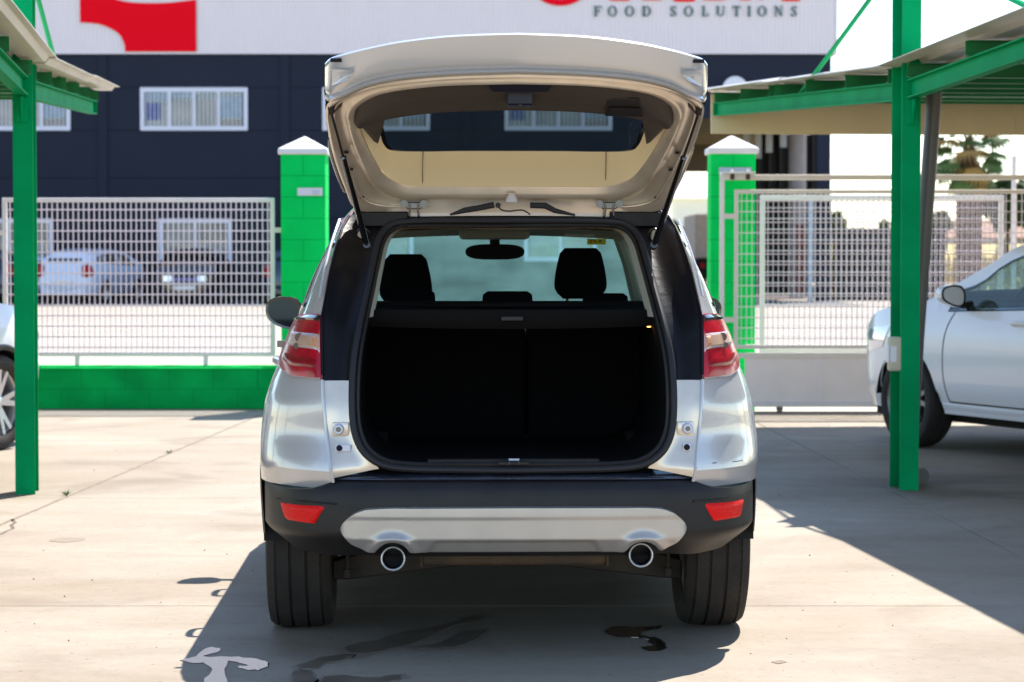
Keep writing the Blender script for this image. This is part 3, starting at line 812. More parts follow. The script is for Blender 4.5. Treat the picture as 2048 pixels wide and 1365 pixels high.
# FOOD SOLUTIONS, roman capitals with serifs, drawn as strokes
def letter(ch, x, w, y0=16, y1=36, m='letter_green'):
    """outlines in photo pixels: x left edge, w width"""
    st = 4.2; th = 1.5; P = []
    H = y1 - y0
    def rect(a, c, d, e): P.append([(x + a, y0 + c), (x + d, y0 + c), (x + d, y0 + e), (x + a, y0 + e)])
    def stem(a, s=st): rect(a, 0, a + s, H); rect(a - 1.3, 0, a + s + 1.3, th); rect(a - 1.3, H - th, a + s + 1.3, H)
    def ring(cx, cy, rx, ry, tx, ty, a0=0, a1=360, n=24):
        o, i_ = [], []
        for k in range(n + 1):
            t_ = R(lerp(a0, a1, k / n)); o.append((x + cx + rx * math.cos(t_), y0 + cy - ry * math.sin(t_))); i_.append((x + cx + (rx - tx) * math.cos(t_), y0 + cy - (ry - ty) * math.sin(t_)))
        for k in range(n): P.append([o[k], o[k + 1], i_[k + 1], i_[k]])
    if ch == 'O': ring(w / 2, H / 2, w / 2, H / 2 + .5, 4, 1.6)
    elif ch == 'D': stem(1.3); rect(st, 0, w * .5, th); rect(st, H - th, w * .5, H); ring(w * .5, H / 2, w * .5, H / 2, 4, 1.5, -90, 90)
    elif ch == 'F': stem(1.3); rect(st, 0, w, th + .3); rect(w - 1.4, 0, w, 5); rect(st, H * .46, w * .75, H * .46 + th); rect(w * .75 - 1.2, H * .35, w * .75, H * .65)
    elif ch == 'L': stem(1.3); rect(st, H - th, w, H); rect(w - 1.5, H - 6, w, H)
    elif ch == 'T': stem(w / 2 - st / 2); rect(0, 0, w, th); rect(0, 0, 1.4, 5.5); rect(w - 1.4, 0, w, 5.5)
    elif ch == 'I': stem(w / 2 - st / 2)
    elif ch == 'U': rect(1.3, 0, 1.3 + st, H * .65); rect(0, 0, st + 2.6, th); rect(w - 3, 0, w - 1.3, H * .65); rect(w - 4.6, 0, w, th); ring(w / 2, H * .65, w / 2 - 1.3, H * .35, 2.8, 1.6, 180, 360)
    elif ch == 'N':
        rect(1.3, 0, 3, H); rect(0, H - th, 4.6, H); rect(w - 3, 0, w - 1.3, H); rect(w - 4.6, 0, w, th); rect(-1, 0, 3, th)
        P.append([(x + .6, y0), (x + .6 + st, y0), (x + w - 1.3, y1), (x + w - 1.3 - st * .6, y1)])
    elif ch == 'S':
        ring(w / 2, H * .27, w / 2 - 1, H * .27, 2.6, 1.6, 30, 200); ring(w / 2, H * .73, w / 2 - .5, H * .27, 2.6, 1.6, -160, 20)
        P.append([(x + 1.2, y0 + H * .30), (x + 5, y0 + H * .26), (x + w - 1.2, y0 + H * .68), (x + w - 5, y0 + H * .74)])
        rect(w - 2.6, 0, w - 1.2, 6); rect(1, H - 6, 2.4, H)
    b = MB()
    for poly in P:
        b.prism([(bx_(a), -.095, bz_(c)) for a, c in poly], (0, -.03, 0))
    b.obj('letter', m, wh, fixn=True)
for ch, px, w in (('F', 1187, 15), ('O', 1214, 19), ('O', 1248, 19), ('D', 1283, 17), ('S', 1338, 13), ('O', 1366, 18), ('L', 1401, 13), ('U', 1430, 17), ('T', 1462, 16), ('I', 1491, 8), ('O', 1512, 18), ('N', 1546, 16), ('S', 1578, 13)):
    letter(ch, px, w)
# feet of the big red lettering that the picture's top edge cuts: only strokes
o_, i_ = [], []
for k in range(25):
    a = R(lerp(185, 355, k / 24)); o_.append((1120 + 58 * math.cos(a), -30 - 45 * math.sin(a))); i_.append((1121 + 40 * math.cos(a), -34 - 36 * math.sin(a)))
flat(o_ + i_[::-1], 'letter_red', 'letter', y=-.10)
for x0, x1, y1 in ((1218, 1258, 5), (1282, 1322, 4), (1345, 1388, 7), (1404, 1448, 4), (1476, 1500, 4), (1512, 1524, 3), (1560, 1596, 6)):
    flat([(x0, -34), (x1, -34), (x1, y1 - 1), (x1 - 6, y1), (x0 + 6, y1), (x0, y1 - 1)], 'letter_red', 'letter', y=-.10)
# round sign and wall letters above the loading bay
MB().lathe([(-.16, .36), (-.02, .36)], 32, 'y', cap=True).obj('round_sign', 'sign_white', wh, loc=(bx_(1468), 0, bz_(180)), smooth=True)
for i in range(4): MB().box(bx_(1462 + i * 3.6), -.175, bz_(175), bx_(1464.4 + i * 3.6), -.162, bz_(171)).obj('sign_print', 'letter_green', wh)
for px, w, kd in ((1519, 5, 0), (1526, 7, 1), (1537, 6, 0), (1545, 6, 1), (1562, 4, 0), (1568, 5, 0), (1577, 6, 1)):
    b = MB(); x0, x1 = bx_(px), bx_(px + w); z0, z1 = bz_(184), bz_(166)
    b.box(x0, -.03, z0, x0 + .025, -.002, z1); b.box(x1 - .025, -.03, z0, x1, -.002, z1)
    if kd: b.box(x0 + .025, -.03, (z0 + z1) / 2, x1 - .025, -.002, (z0 + z1) / 2 + .05); b.box(x0 + .025, -.03, z1 - .04, x1 - .025, -.002, z1)
    b.obj('letter', 'sign_white', wh)
MB().box(-24, -6.3, -.001, 9.3, -.3, .0025).obj('shadow_strip', 'shadow_dark', wh)  # dark strip painting the warehouse's cast shadow on the street

# ================================================================ FAR THINGS ON THE RIGHT
t = thing('dark_fence', 'dark slatted boundary fence right of the warehouse', 'fence', (9.4, 71, 0))
MB().box(0, .03, 0, 3.3, .08, 2.1).obj('backing', 'dark_fin', t)
s0 = MB().box(0, -.01, 0, .16, .03, 2.12).obj('slat', 'dark_fin', t); s0.location = (.02, 0, 0)
for i in range(1, 17): share(s0, (.02 + i * .195, 0, 0))
def house(px0, px1, Y, y_e, y_r, wall, roof, label, wins, base=0.):
    x0, x1 = (px0 - CX) / F * Y, (px1 - CX) / F * Y; ze = CH + (HY - y_e) / F * Y; zr_ = CH + (HY - y_r) / F * Y
    t = thing('house', label, 'house', ((x0 + x1) / 2, Y, base)); w = (x1 - x0) / 2; ze -= base; zr_ -= base
    MB().box(-w, 0, 0, w, 8, ze).obj('wall', wall, t)
    b = MB(); b.add([(-w - .4, -.5, ze - .1), (w + .4, -.5, ze - .1), (w + .4, 8.5, ze - .1), (-w - .4, 8.5, ze - .1), (-w + .8, 4, zr_), (w - .8, 4, zr_)],
                    [(3, 2, 1, 0), (0, 1, 5, 4), (1, 2, 5), (2, 3, 4, 5), (3, 0, 4)])
    b.obj('roof', roof, t)
    for (a, c, e, g) in wins:
        fr = MB().box(lerp(-w, w, a), -.04, ze * e, lerp(-w, w, c), .02, ze * g).obj('window', 'window_frame', t)
        MB().box(lerp(-w, w, a) + .08, -.06, ze * e + .08, lerp(-w, w, c) - .08, -.042, ze * g - .08).obj('pane', 'pane', fr)
    return t
house(1868, 2110, 118, 472, 438, 'house_wall', 'roof_tile', 'low brown house with tiled roof behind the golden field', [(.12, .22, .35, .8), (.36, .48, .35, .8), (.6, .7, .35, .8)], base=1.0)
house(1352, 1475, 230, 395, 345, 'pale_wall', 'pale_wall', 'pale distant house seen through the warehouse passage', [(.2, .28, .4, .6), (.5, .56, .5, .7), (.62, .68, .5, .7)], base=1.0)
house(-160, -30, 260, 440, 400, 'pale_wall', 'roof_tile', 'pale distant house beyond the warehouse at the left', [(.3, .4, .4, .6)], base=1.0)

def tree(X, Y, z0, zc, rx, rz, n, label, m='leaf', tr=.12, seed=1, leaf=.16):
    r_ = random.Random(seed); t = thing('tree', label, 'tree', (X, Y, z0))
    b = MB(); b.tube([(0, 0, 0), (.05, .02, (zc - z0) * .5), (0, 0, zc - z0)], [tr, tr * .75, tr * .4], 8)
    for k in range(5):
        a = k * 1.3; b.tube([(0, 0, (zc - z0) * .6), (math.cos(a) * rx * .5, math.sin(a) * rx * .5, (zc - z0) + rz * .2)], [tr * .4, tr * .12], 5)
    b.obj('trunk', 'bark_grey', t, smooth=True)
    b = MB(); clumps = []
    for k in range(26):
        a = r_.uniform(0, 6.28); e = r_.uniform(-1, 1); q = r_.uniform(.45, .95)
        clumps.append((Vector((math.cos(a) * math.sqrt(1 - e*e) * rx * q, math.sin(a) * math.sqrt(1 - e*e) * rx * q, e * rz * q)), r_.uniform(.2, .42)))
    for k in range(n):
        c, s = r_.choice(clumps)
        d = Vector((r_.gauss(0, 1), r_.gauss(0, 1), r_.gauss(0, .8))).normalized() * (r_.random() ** .4)
        p = c + Vector((d.x * rx * s, d.y * rx * s, d.z * rz * s)) + Vector((0, 0, zc - z0))
        u = Vector((r_.gauss(0, 1), r_.gauss(0, 1), r_.gauss(0, 1))).normalized(); v = u.cross(Vector((r_.gauss(0, 1), r_.gauss(0, 1), r_.gauss(0, 1)))).normalized()
        l = leaf * r_.uniform(.6, 1.3)
        b.add([p - u * l, p + v * l * .5, p + u * l, p - v * l * .5], [(0, 1, 2, 3)])
    b.obj('crown', m, t)
    return t
def far_tree(px, py, Y, rpx, rzpx, n, label, **k):
    X = (px - CX) / F * Y; z = CH + (HY - py) / F * Y
    z0 = -.02 if Y < 72 else min(1.7, (Y - 72.5) / 34 * 1.75) if Y < 124 else 1.0
    return tree(X, Y, z0, z, rpx / F * Y, rzpx / F * Y, n, label, **k)
far_tree(2012, 408, 96, 48, 52, 4200, 'dense green tree right of the palm', seed=2)
far_tree(2085, 400, 100, 60, 60, 4200, 'dense green tree at the far right edge', seed=12)
far_tree(1880, 448, 112, 22, 22, 1500, 'small green tree left of the palm above the golden field', seed=3, m='leaf_light', leaf=.2)
far_tree(1672, 448, 125, 16, 22, 1100, 'green bush at the corner of the warehouse', seed=4, m='leaf_light', leaf=.2)
far_tree(1768, 452, 130, 9, 9, 600, 'small pale green tree over the dark boundary fence', seed=5, m='leaf_light', leaf=.2)
far_tree(1720, 466, 135, 24, 8, 700, 'low green hedge tree behind the dark boundary fence', seed=8, m='leaf_light', leaf=.2)
far_tree(1378, 478, 190, 20, 22, 1500, 'hazy green tree seen through the warehouse passage', seed=6, m='leaf_light', leaf=.3)
far_tree(1350, 470, 210, 20, 26, 1500, 'darker tree seen through the passage beside the silver car', seed=7, leaf=.3)
# palm
PY = 60.0; pxX = (1936 - CX) / F * PY
t = thing('palm_tree', 'palm with a thick brown trunk and drooping green and dry fronds', 'palm tree', (pxX, PY, 0))
prof = []
for i in range(60):
    z = i / 59 * 4.25; r0 = .33 - .025 * (z / 3.0) if z < 2.95 else lerp(.305, .09, (z - 2.95) / 1.3)
    prof.append((z, (r0 + .035 * (i % 2))))
MB().lathe(prof, 14, 'z', cap=True).obj('trunk', 'bark', t)
def frond(m):
    """a fan palm leaf: stalk plus a fan of drooping blades"""
    b = MB(); b.tube([(0, 0, 0), (.35, 0, .10), (.62, 0, .04)], [.02, .014, .01], 5)
    for k in range(13):
        a = R(-82 + k * 13.7); l = .52 * (1 - .25 * abs(k - 6) / 6)
        d = Vector((math.cos(a), math.sin(a), 0)); s_ = Vector((-math.sin(a), math.cos(a), 0)) * .055
        o = Vector((.60, 0, .04)); p1 = o + d * l * .6 + Vector((0, 0, -.06)); p2 = o + d * l * .95 + Vector((0, 0, -.30))
        b.add([o - s_ * .3, o + s_ * .3, p1 + s_, p1 - s_, p2], [(0, 1, 2, 3), (3, 2, 4)])
    return b.obj('frond', m, t)
fg, fd = frond('frond_green'), frond('frond_dry'); r_ = random.Random(5)
fg.location = (0, 0, 4.2); fd.location = (0, 0, 4.0); fg.rotation_euler = (0, R(-30), 1); fd.rotation_euler = (0, R(60), 2)
for k in range(46):
    src = fg if k % 4 else fd
    share(src, (0, 0, 4.25 - .012 * k), rot=(r_.uniform(-.2, .2), R(lerp(-70, 55, k / 45) + r_.uniform(-8, 8)), k * 2.4 + r_.uniform(-.3, .3)), scale=(r_.uniform(.9, 1.15),) * 3)
for k in range(16):
    share(fd, (0, 0, 3.95 - .02 * k), rot=(r_.uniform(-.2, .2), R(r_.uniform(52, 78)), k * 2.4), scale=(r_.uniform(.7, .95),) * 3)
# dry vine stakes in the field
b = MB(); r_ = random.Random(9)
for i in range(70):
    x, y = r_.uniform(13, 40), r_.uniform(78, 100); z = -.02 + 1.75 * min(1, (y - 72.5) / 34)
    b.tube([(x, y, z - .1), (x + r_.uniform(-.1, .1), y, z + .4), (x + r_.uniform(-.3, .3), y, z + .9)], [.05, .035, .015], 5)
tag(b.obj('vine_stumps', 'twig'), 'dark twisted vine stumps in the golden field', 'vines', kind='stuff')
# dry grass strip at the field's near edge
b = MB()
for i in range(5000):
    x, y = r_.uniform(10, 34), r_.uniform(72.6, 92); z = -.02 + 1.75 * min(1, (y - 72.5) / 34); h = r_.uniform(.2, .5); a = r_.uniform(0, 6.28)
    b.add([(x - .05, y, z - .05), (x + .05, y, z - .05), (x + .12 * math.cos(a), y + .1 * math.sin(a), z + h)], [(0, 1, 2)])
tag(b.obj('dry_grass', 'field_gold'), 'tall dry golden grass on the field behind the fence', 'dry grass', kind='stuff')
# overhead cable
b = MB(); pts = [(-5 + i * 3.0, 46 + i * .2, 6.95 - .14 * i + .012 * (i - 9) ** 2) for i in range(16)]
def pole(x, y, h, label):
    t = thing('utility_pole', label, 'utility pole', (x, y, 0)); MB().lathe([(0, .14), (h, .09)], 10, 'z', cap=True).obj('pole', 'bark_grey', t, smooth=True)
    MB().box(-.5, -.05, h - .4, .5, .05, h - .3).obj('crossarm', 'bark_grey', t); return t
pole(33.0, 52, 7.2, 'utility pole outside the right edge'); 
ca = MB(); ca.tube([(bx_(1668), 69.8, 9.0)] + [(lerp(bx_(1668), 33, q), lerp(69.8, 52, q), lerp(9.0, 6.9, q) - 1.0 * q * (1 - q)) for q in (.15, .3, .5, .7, .85)] + [(33, 52, 6.9)], .012, 5)
tag(ca.obj('overhead_cable', 'black_rubber', smooth=True), 'thin overhead cable crossing the sky at the upper right', 'cable')
# ================================================================ CARS: shared shell
def ease(x): x = max(0., min(1., x)); return x * x * (3 - 2 * x)
class Shell:
    """car body in local coordinates: u across, v forward from the rear bumper, z up"""
    def __init__(s, U, ur, vr, top, zb, zw, L, wb, nose, ws, sill=.30, gk=.20, wr=.345, arch=.385, rearopen=False, nlow=11):
        s.nlow = nlow; s.crease = 40
        s.U, s.ur, s.vr, s.top, s.zb, s.zw, s.L, s.wb, s.nose, s.ws = crom(U), tab(ur), tab(vr), crom(top), crom(zb), crom(zw), L, wb, crom(nose), ws
        s.sill, s.gk, s.wr, s.arch, s.rearopen = sill, gk, wr, arch, rearopen
    def u(s, v, z):
        d = max(0, v - s.vr(z)); g = 1 - (1 - min(1, d / .62)) ** 3.2
        return (s.ur(z) + (s.U(z) - s.ur(z)) * g) * s.nose(v)
    def P(s, v, z, sd=1, off=0.):
        e = .01
        p = Vector((s.u(v, z), v, z)); a = Vector((s.u(v + e, z) - p.x, e, 0)); b = Vector((s.u(v, z + e) - p.x, 0, e))
        n = b.cross(a).normalized()
        if n.x < 0: n = -n
        p = p + n * off
        return Vector((p.x * sd, p.y, p.z))
    def zs(s, v):
        """row heights at a station: lower body, window band, roof rail"""
        t = s.top(v); zb = min(s.zb(v), t); zw = min(max(s.zw(v), zb), t)
        if v > s.ws[1] - .03: zb = zw = t
        lo = s.sillz(v)
        N_ = s.nlow; return [lerp(lo, zb, i / N_) for i in range(N_ + 1)] + [lerp(zb, zw, i / 4) for i in range(1, 5)] + [lerp(zw, t, i / 3) for i in range(1, 4)]
    def sillz(s, v): return s.sill
    def cols(s, extra=()):
        c = set([0, .02, .05, .09, .14, .2, .28] + [round(.34 + .05 * i, 3) for i in range(int((s.L - .34) / .05))] + [s.L - .3, s.L - .2, s.L - .12, s.L - .06, s.L - .02, s.L] + list(extra))
        return sorted(x for x in c if x <= s.L)
    def vv(s, V, z): 
        return V if V > 1.0 else s.vr(z) + (1 - s.vr(z)) * V
def strip(sh, path, w, m, name, parent, sd=1, off=.0015, n=6):
    """thin seam or moulding following the body side, path in (v, z)"""
    b = MB(); p = smooth_path(path, n); lo, hi = [], []
    for i, (v, z) in enumerate(p):
        a = p[max(0, i - 1)]; c = p[min(len(p) - 1, i + 1)]; d = Vector((c[0] - a[0], c[1] - a[1])).normalized(); nx, nz = -d.y * w / 2, d.x * w / 2
        lo.append(sh.P(v - nx, z - nz, sd, off)); hi.append(sh.P(v + nx, z + nz, sd, off))
    b.grid([lo, hi]); return b.obj(name, m, parent, smooth=True)
def patch(sh, lo, hi, m, name, parent, sd=1, off=.006, rows=6, k=4, thick=.03, smooth=True):
    """a moulded piece on the body side between two matched (v, z) outlines, with a returned edge"""
    lo, hi = smooth_path(lo, k), smooth_path(hi, k); b = MB(); R_ = []
    for i in range(rows + 1):
        t = i / rows; bul = off * (1 - .5 * (2 * t - 1) ** 4)
        R_.append([sh.P(lerp(a[0], c[0], t), lerp(a[1], c[1], t), sd, bul) for a, c in zip(lo, hi)])
    n = len(lo)
    front = R_[0][:] ; back0 = [sh.P(a[0], a[1], sd, -thick) for a in lo]; back1 = [sh.P(a[0], a[1], sd, -thick) for a in hi]
    b.grid([back0] + R_ + [back1])
    for e in (0, n - 1):
        side = [r_[e] for r_ in [back0] + R_ + [back1]]; kk = len(b.v); b.v += [tuple(q) for q in side]; b.f.append(tuple(range(kk, kk + len(side))))
    return b.obj(name, m, parent, smooth=smooth, fixn=True, angle=50)
def body_sides(sh, t, paint, glass, wins, extra=(), glass_rear=None, screen=None):
    """both flanks, roof, windscreen, bonnet; wins: list of (v0, v1)"""
    V = sh.cols(extra + tuple(x for w in wins for x in w))
    axles = (sh.wb[0], sh.wb[1]); Rr = sh.arch
    body = MB(); gl = []
    tops = {}
    for sd in (1, -1):
        pts = []
        for v0 in V:
            col = []
            for pas in range(1):
                zz = sh.zs(v0)
                for z in zz:
                    v = sh.vv(v0, z); col.append([v, z])
            pts.append(col)
        # wheel arches: pull vertices that fall inside the circle out to its rim
        dead = set()
        for i, col in enumerate(pts):
            for j, q in enumerate(col):
                for a in axles:
                    dv, dz = q[0] - a, q[1] - sh.wr; r_ = math.hypot(dv, dz)
                    if r_ < Rr: dead.add((i, j))
        def inside(i, j): return (i, j) in dead
        rim = {}
        for (i, j) in dead:
            q = pts[i][j]
            for a in axles:
                dv, dz = q[0] - a, q[1] - sh.wr; r_ = math.hypot(dv, dz)
                if r_ < Rr:
                    # straight up to the rim keeps the columns straight
                    if abs(dv) < Rr: rim[(i, j)] = [q[0], sh.wr + math.sqrt(Rr * Rr - dv * dv)] if dz > -.2 else [a + (Rr if dv > 0 else -Rr), q[1]]
        faces = []; G = [[] for _ in wins]
        for i in range(len(V) - 1):
            for j in range(len(pts[0]) - 1):
                c4 = [(i, j), (i + 1, j), (i + 1, j + 1), (i, j + 1)]
                if all(inside(*c) for c in c4): continue
                P4 = [rim.get(c, pts[c[0]][c[1]]) for c in c4]
                w = None
                if sh.nlow <= j < sh.nlow + 4:
                    for k, (a, c) in enumerate(wins):
                        if V[i] >= a - 1e-6 and V[i + 1] <= c + 1e-6: w = k
                (G[w] if w is not None else faces).append(P4)
        for P4 in faces:
            body.add([sh.P(q[0], q[1], sd) for q in P4], [(0, 1, 2, 3) if sd > 0 else (3, 2, 1, 0)])
        for k, g in enumerate(G):
            b = MB()
            for P4 in g: b.add([sh.P(q[0], q[1], sd, -.006) for q in P4], [(0, 1, 2, 3) if sd > 0 else (3, 2, 1, 0)])
            if g: b.obj('side_window', glass if (k >= 0 and wins[k][0] > 1.9) else (glass_rear or glass), t, smooth=True, doubles=True)
    # top skin across
    nroof, nscr, nhood = MB(), MB(), MB()
    def cross(v0):
        z = sh.top(v0); v = sh.vv(v0, z); u = sh.u(v, z); cr = .045 if v0 < sh.ws[1] else .035
        if v0 > sh.ws[1]: cr = .035 * min(1, (sh.L - v0) / .6 + .2)
        return [Vector((u * k / 8, v + (0 if v0 < sh.ws[0] + .01 else .10 * (1 - (k / 8) ** 2) * (1 if v0 < sh.ws[1] + .3 else .6)), z + cr * (1 - abs(k / 8) ** 2.4))) for k in range(-8, 9)]
    VV = sorted(set(V + [sh.ws[0], sh.ws[1]]))
    for a, c in zip(VV[:-1], VV[1:]):
        tgt = nroof if c <= sh.ws[0] + 1e-6 else nscr if (a >= sh.ws[0] - 1e-6 and c <= sh.ws[1] + 1e-6) else nhood
        tgt.grid([cross(a), cross(c)], flip=True)
    # nose
    v = sh.L; zz = sh.zs(v); rows = []
    for z in zz:
        u = sh.u(v, z); rows.append([Vector((u * k / 8, v + .10 * (1 - (k / 8) ** 2) * (1 - .5 * ease((z - .35) / .5)), z + (.035 * .2 * (1 - abs(k / 8) ** 2.4) if z == zz[-1] else 0))) for k in range(-8, 9)])
    body.grid(rows, flip=True)
    if not sh.rearopen:
        rows = []
        zz = sh.zs(0)
        for z in zz:
            v = sh.vr(z); u = sh.u(v, z); rows.append([Vector((u * k / 8, v - .05 * (1 - (k / 8) ** 2), z + (.045 * (1 - abs(k / 8) ** 2.4) if z == zz[-1] else 0))) for k in range(-8, 9)])
        gw = MB()
        for j in range(len(rows) - 1):
            for k in range(16):
                q = [rows[j][k], rows[j][k + 1], rows[j + 1][k + 1], rows[j + 1][k]]
                if sh.nlow <= j < sh.nlow + 4 and 2 <= k < 14: gw.add(q, [(0, 1, 2, 3)])
                else: body.add(q, [(0, 1, 2, 3)])
        gw.obj('rear_window', glass_rear or glass, t, smooth=True, doubles=True)
    bo = body.obj('body', paint, t, smooth=True, doubles=True, fixn=False, angle=sh.crease)
    nroof.obj('roof', paint, t, smooth=True, doubles=True); nscr.obj('windscreen', screen or glass, t, smooth=True, doubles=True)
    nhood.obj('bonnet', paint, t, smooth=True, doubles=True)
    return bo
def glazing_trim(sh, t, wins):
    """black mouldings under and over the side windows and the covers of the pillars between them"""
    for sd in (1, -1):
        v0, v1 = wins[0][0], wins[-1][1]
        n = 24; vs = [lerp(v0, v1, k / n) for k in range(n + 1)]
        for nm, f, w in (('window_moulding', lambda v: min(sh.zb(v), sh.top(v)) - .004, .018), ('window_moulding', lambda v: min(max(sh.zw(v), sh.zb(v)), sh.top(v)) + .002, .020)):
            b = MB(); rows = []
            for v in vs:
                z = f(v); rows.append([sh.P(v, z - w / 2, sd, .0005), sh.P(v, z - w * .3, sd, .005), sh.P(v, z + w * .3, sd, .005), sh.P(v, z + w / 2, sd, .0005)])
            b.grid(rows); b.obj(nm, 'black_gloss', t, smooth=True, fixn=True)
        for (a, b0), (a1, b1) in zip(wins[:-1], wins[1:]):
            b = MB(); rows = []
            for k in range(6):
                q = k / 5; rows.append([sh.P(v, lerp(min(sh.zb(v), sh.top(v)), min(sh.zw(v), sh.top(v)), q), sd, .003) for v in (b0 - .005, (b0 + a1) / 2, a1 + .005)])
            b.grid(rows); b.obj('pillar_cover', 'black_gloss', t, smooth=True, fixn=True)
def wheel_parts(r, w, rimm, spokes, n=64, tread=True, rim_r=.66):
    """returns list of (name, MB, material) for a wheel whose outer face looks to +x"""
    pr = [(-w/2 + .02, r * .70), (-w/2, r * .80), (-w/2 + .004, r * .93)]
    tb = MB()
    rr_ = r
    sh_a = lambda k: rr_ - .012 - (.0045 if k % 2 else 0)
    sh_b = lambda k: rr_ - .003 - (.005 if k % 2 else 0)
    prof = [(-w/2 + .03, r * .67), (-w/2 + .006, r * .74), (-w/2, r * .86), (-w/2 + .006, r * .94), (-w/2 + .016, sh_a), (-w/2 + .034, sh_b)]
    prof += [(-w/2 + .035, rr_ - .009), (-w/2 + .043, rr_ - .009), (-w/2 + .044, rr_ - .001)]
    for a in (-.030, .030):
        prof += [(a - .0055, rr_), (a - .005, rr_ - .008), (a + .005, rr_ - .008), (a + .0055, rr_)]
    prof += [(w/2 - .044, rr_ - .001), (w/2 - .043, rr_ - .009), (w/2 - .035, rr_ - .009), (w/2 - .034, sh_b), (w/2 - .016, sh_a), (w/2 - .006, r * .94), (w/2, r * .86), (w/2 - .006, r * .74), (w/2 - .03, r * .67)]
    tb.lathe(prof, n * 2 if tread else n)
    out = [('tyre', tb, 'tyre')]
    rm = MB(); q = r * rim_r
    rm.lathe([(-w/2 + .03, q * 1.02), (-w/2 + .04, q * .93), (w/2 - .05, q * .90), (w/2 - .025, q * .97), (w/2 - .012, q * 1.03), (w/2 - .02, q * 1.05)], n)
    out.append(('rim', rm, rimm))
    sp = MB()
    for k in range(spokes):
        a = 2 * math.pi * k / spokes
        for da in (-.20, .20):
            c0 = Vector((0, math.cos(a), math.sin(a))); c1 = Vector((0, math.cos(a + da), math.sin(a + da)))
            p0 = c0 * q * .16 + Vector((w/2 - .045, 0, 0)); p1 = c1 * q * .95 + Vector((w/2 - .024, 0, 0)); s_ = Vector((0, -math.sin(a + da), math.cos(a + da)))
            w0, w1 = q * .10, q * .065
            sp.prism([p0 - s_ * w0, p0 + s_ * w0, p1 + s_ * w1, p1 - s_ * w1], (-.03, 0, 0))
    sp.lathe([(w/2 - .075, q * .24), (w/2 - .045, q * .24), (w/2 - .036, q * .17), (w/2 - .034, .001)], 24)
    out.append(('spokes', sp, rimm))
    dk = MB(); dk.lathe([(w/2 - .10, .001), (w/2 - .10, q * .62), (w/2 - .115, q * .62)], 32)
    out.append(('brake_disc', dk, 'dull_metal'))
    bk = MB(); bk.lathe([(-w/2 + .05, .001), (-w/2 + .05, q * .92)], 24); out.append(('hub_shade', bk, 'under_black'))
    return out
def add_wheels(t, sh, track, w, rimm, spokes, proto=None, **k):
    first = None; res = []
    for v in sh.wb:
        for sd in (1, -1):
            root = bpy.data.objects.new('wheel', None); root.location = (sd * (track / 2), v, sh.wr); root.rotation_euler = (R(17 * (v + 1)), 0, 0 if sd > 0 else math.pi)
            root.empty_display_size = .1; link(root, t)
            if first is None:
                first = [b.obj(nm, m, root, smooth=True, fixn=(nm == 'spokes'), angle=40) for nm, b, m in wheel_parts(sh.wr, w, rimm, spokes, **k)]
            else:
                for o in first: share(o, (0, 0, 0), parent=root)
            res.append(root)
    return res
def arch_liner(t, sh, u0, m='under_black'):
    for v in sh.wb:
        for sd in (1, -1):
            b = MB(); rows = []
            for k in range(19):
                a = R(4 + 172 * k / 18); rows.append([(sd * (sh.u(v, .8) - .012), v + (sh.arch + .012) * math.cos(a), sh.wr + (sh.arch + .012) * math.sin(a)), (sd * u0, v + (sh.arch + .012) * math.cos(a), sh.wr + (sh.arch + .012) * math.sin(a))])
            b.grid(rows); o = b.obj('arch_liner', m, t, smooth=True)
def arch_lip(t, sh, m, w=.045, off=.012):
    for v in sh.wb:
        for sd in (1, -1):
            b = MB(); rows = []
            for k in range(31):
                a = R(6 + 166 * k / 30); ca, sa = math.cos(a), math.sin(a)
                q = []
                for rr_, o in ((sh.arch - .012, -.03), (sh.arch - .012, off), (sh.arch + w * .5, off + .004), (sh.arch + w, .001)):
                    vv, zz = v + rr_ * ca, sh.wr + rr_ * sa
                    vv = max(vv, sh.vr(zz) + .02)
                    q.append(sh.P(vv, max(zz, sh.sill - .02), sd, o))
                rows.append(q)
            b.grid(rows); b.obj('arch_moulding', m, t, smooth=True, fixn=True)
def floor_pan(t, sh, uw=.72, z0=.24, z1=.36, v0=.45, v1=None):
    v1 = v1 or sh.L - .2
    MB().box(-uw, v0, z0, uw, v1, z1).obj('floor_pan', 'under_black', t)
def seat(t, u, v, cloth='seat_cloth', hr_top=1.42, hr_w=.235, w=.50):
    o = MB()
    rows = []
    for z, d, ww in ((.55, 0, .46), (.75, .02, .50), (.95, -.02, .50), (1.10, -.06, .46), (1.18, -.085, .38), (1.195, -.10, .30)):
        ring = []
        for k in range(20):
            a = 2 * math.pi * k / 20; cx_ = math.copysign(abs(math.cos(a)) ** .45, math.cos(a)); sy = math.copysign(abs(math.sin(a)) ** .6, math.sin(a))
            ring.append((u + cx_ * ww / 2, v + d + sy * .055 + .06, z))
        rows.append(ring)
    o.grid(rows, close_u=True); k = len(o.v) - 20; o.f.append(tuple(k + i for i in range(20)))
    o.obj('seat_back', cloth, t, smooth=True)
    MB().box(u - .25, v + .05, .42, u + .25, v + .55, .58).obj('seat_cushion', cloth, t, bevel=.05, seg=3, smooth=True)
    headrest(t, u, v - .07, hr_top, hr_w, .215)
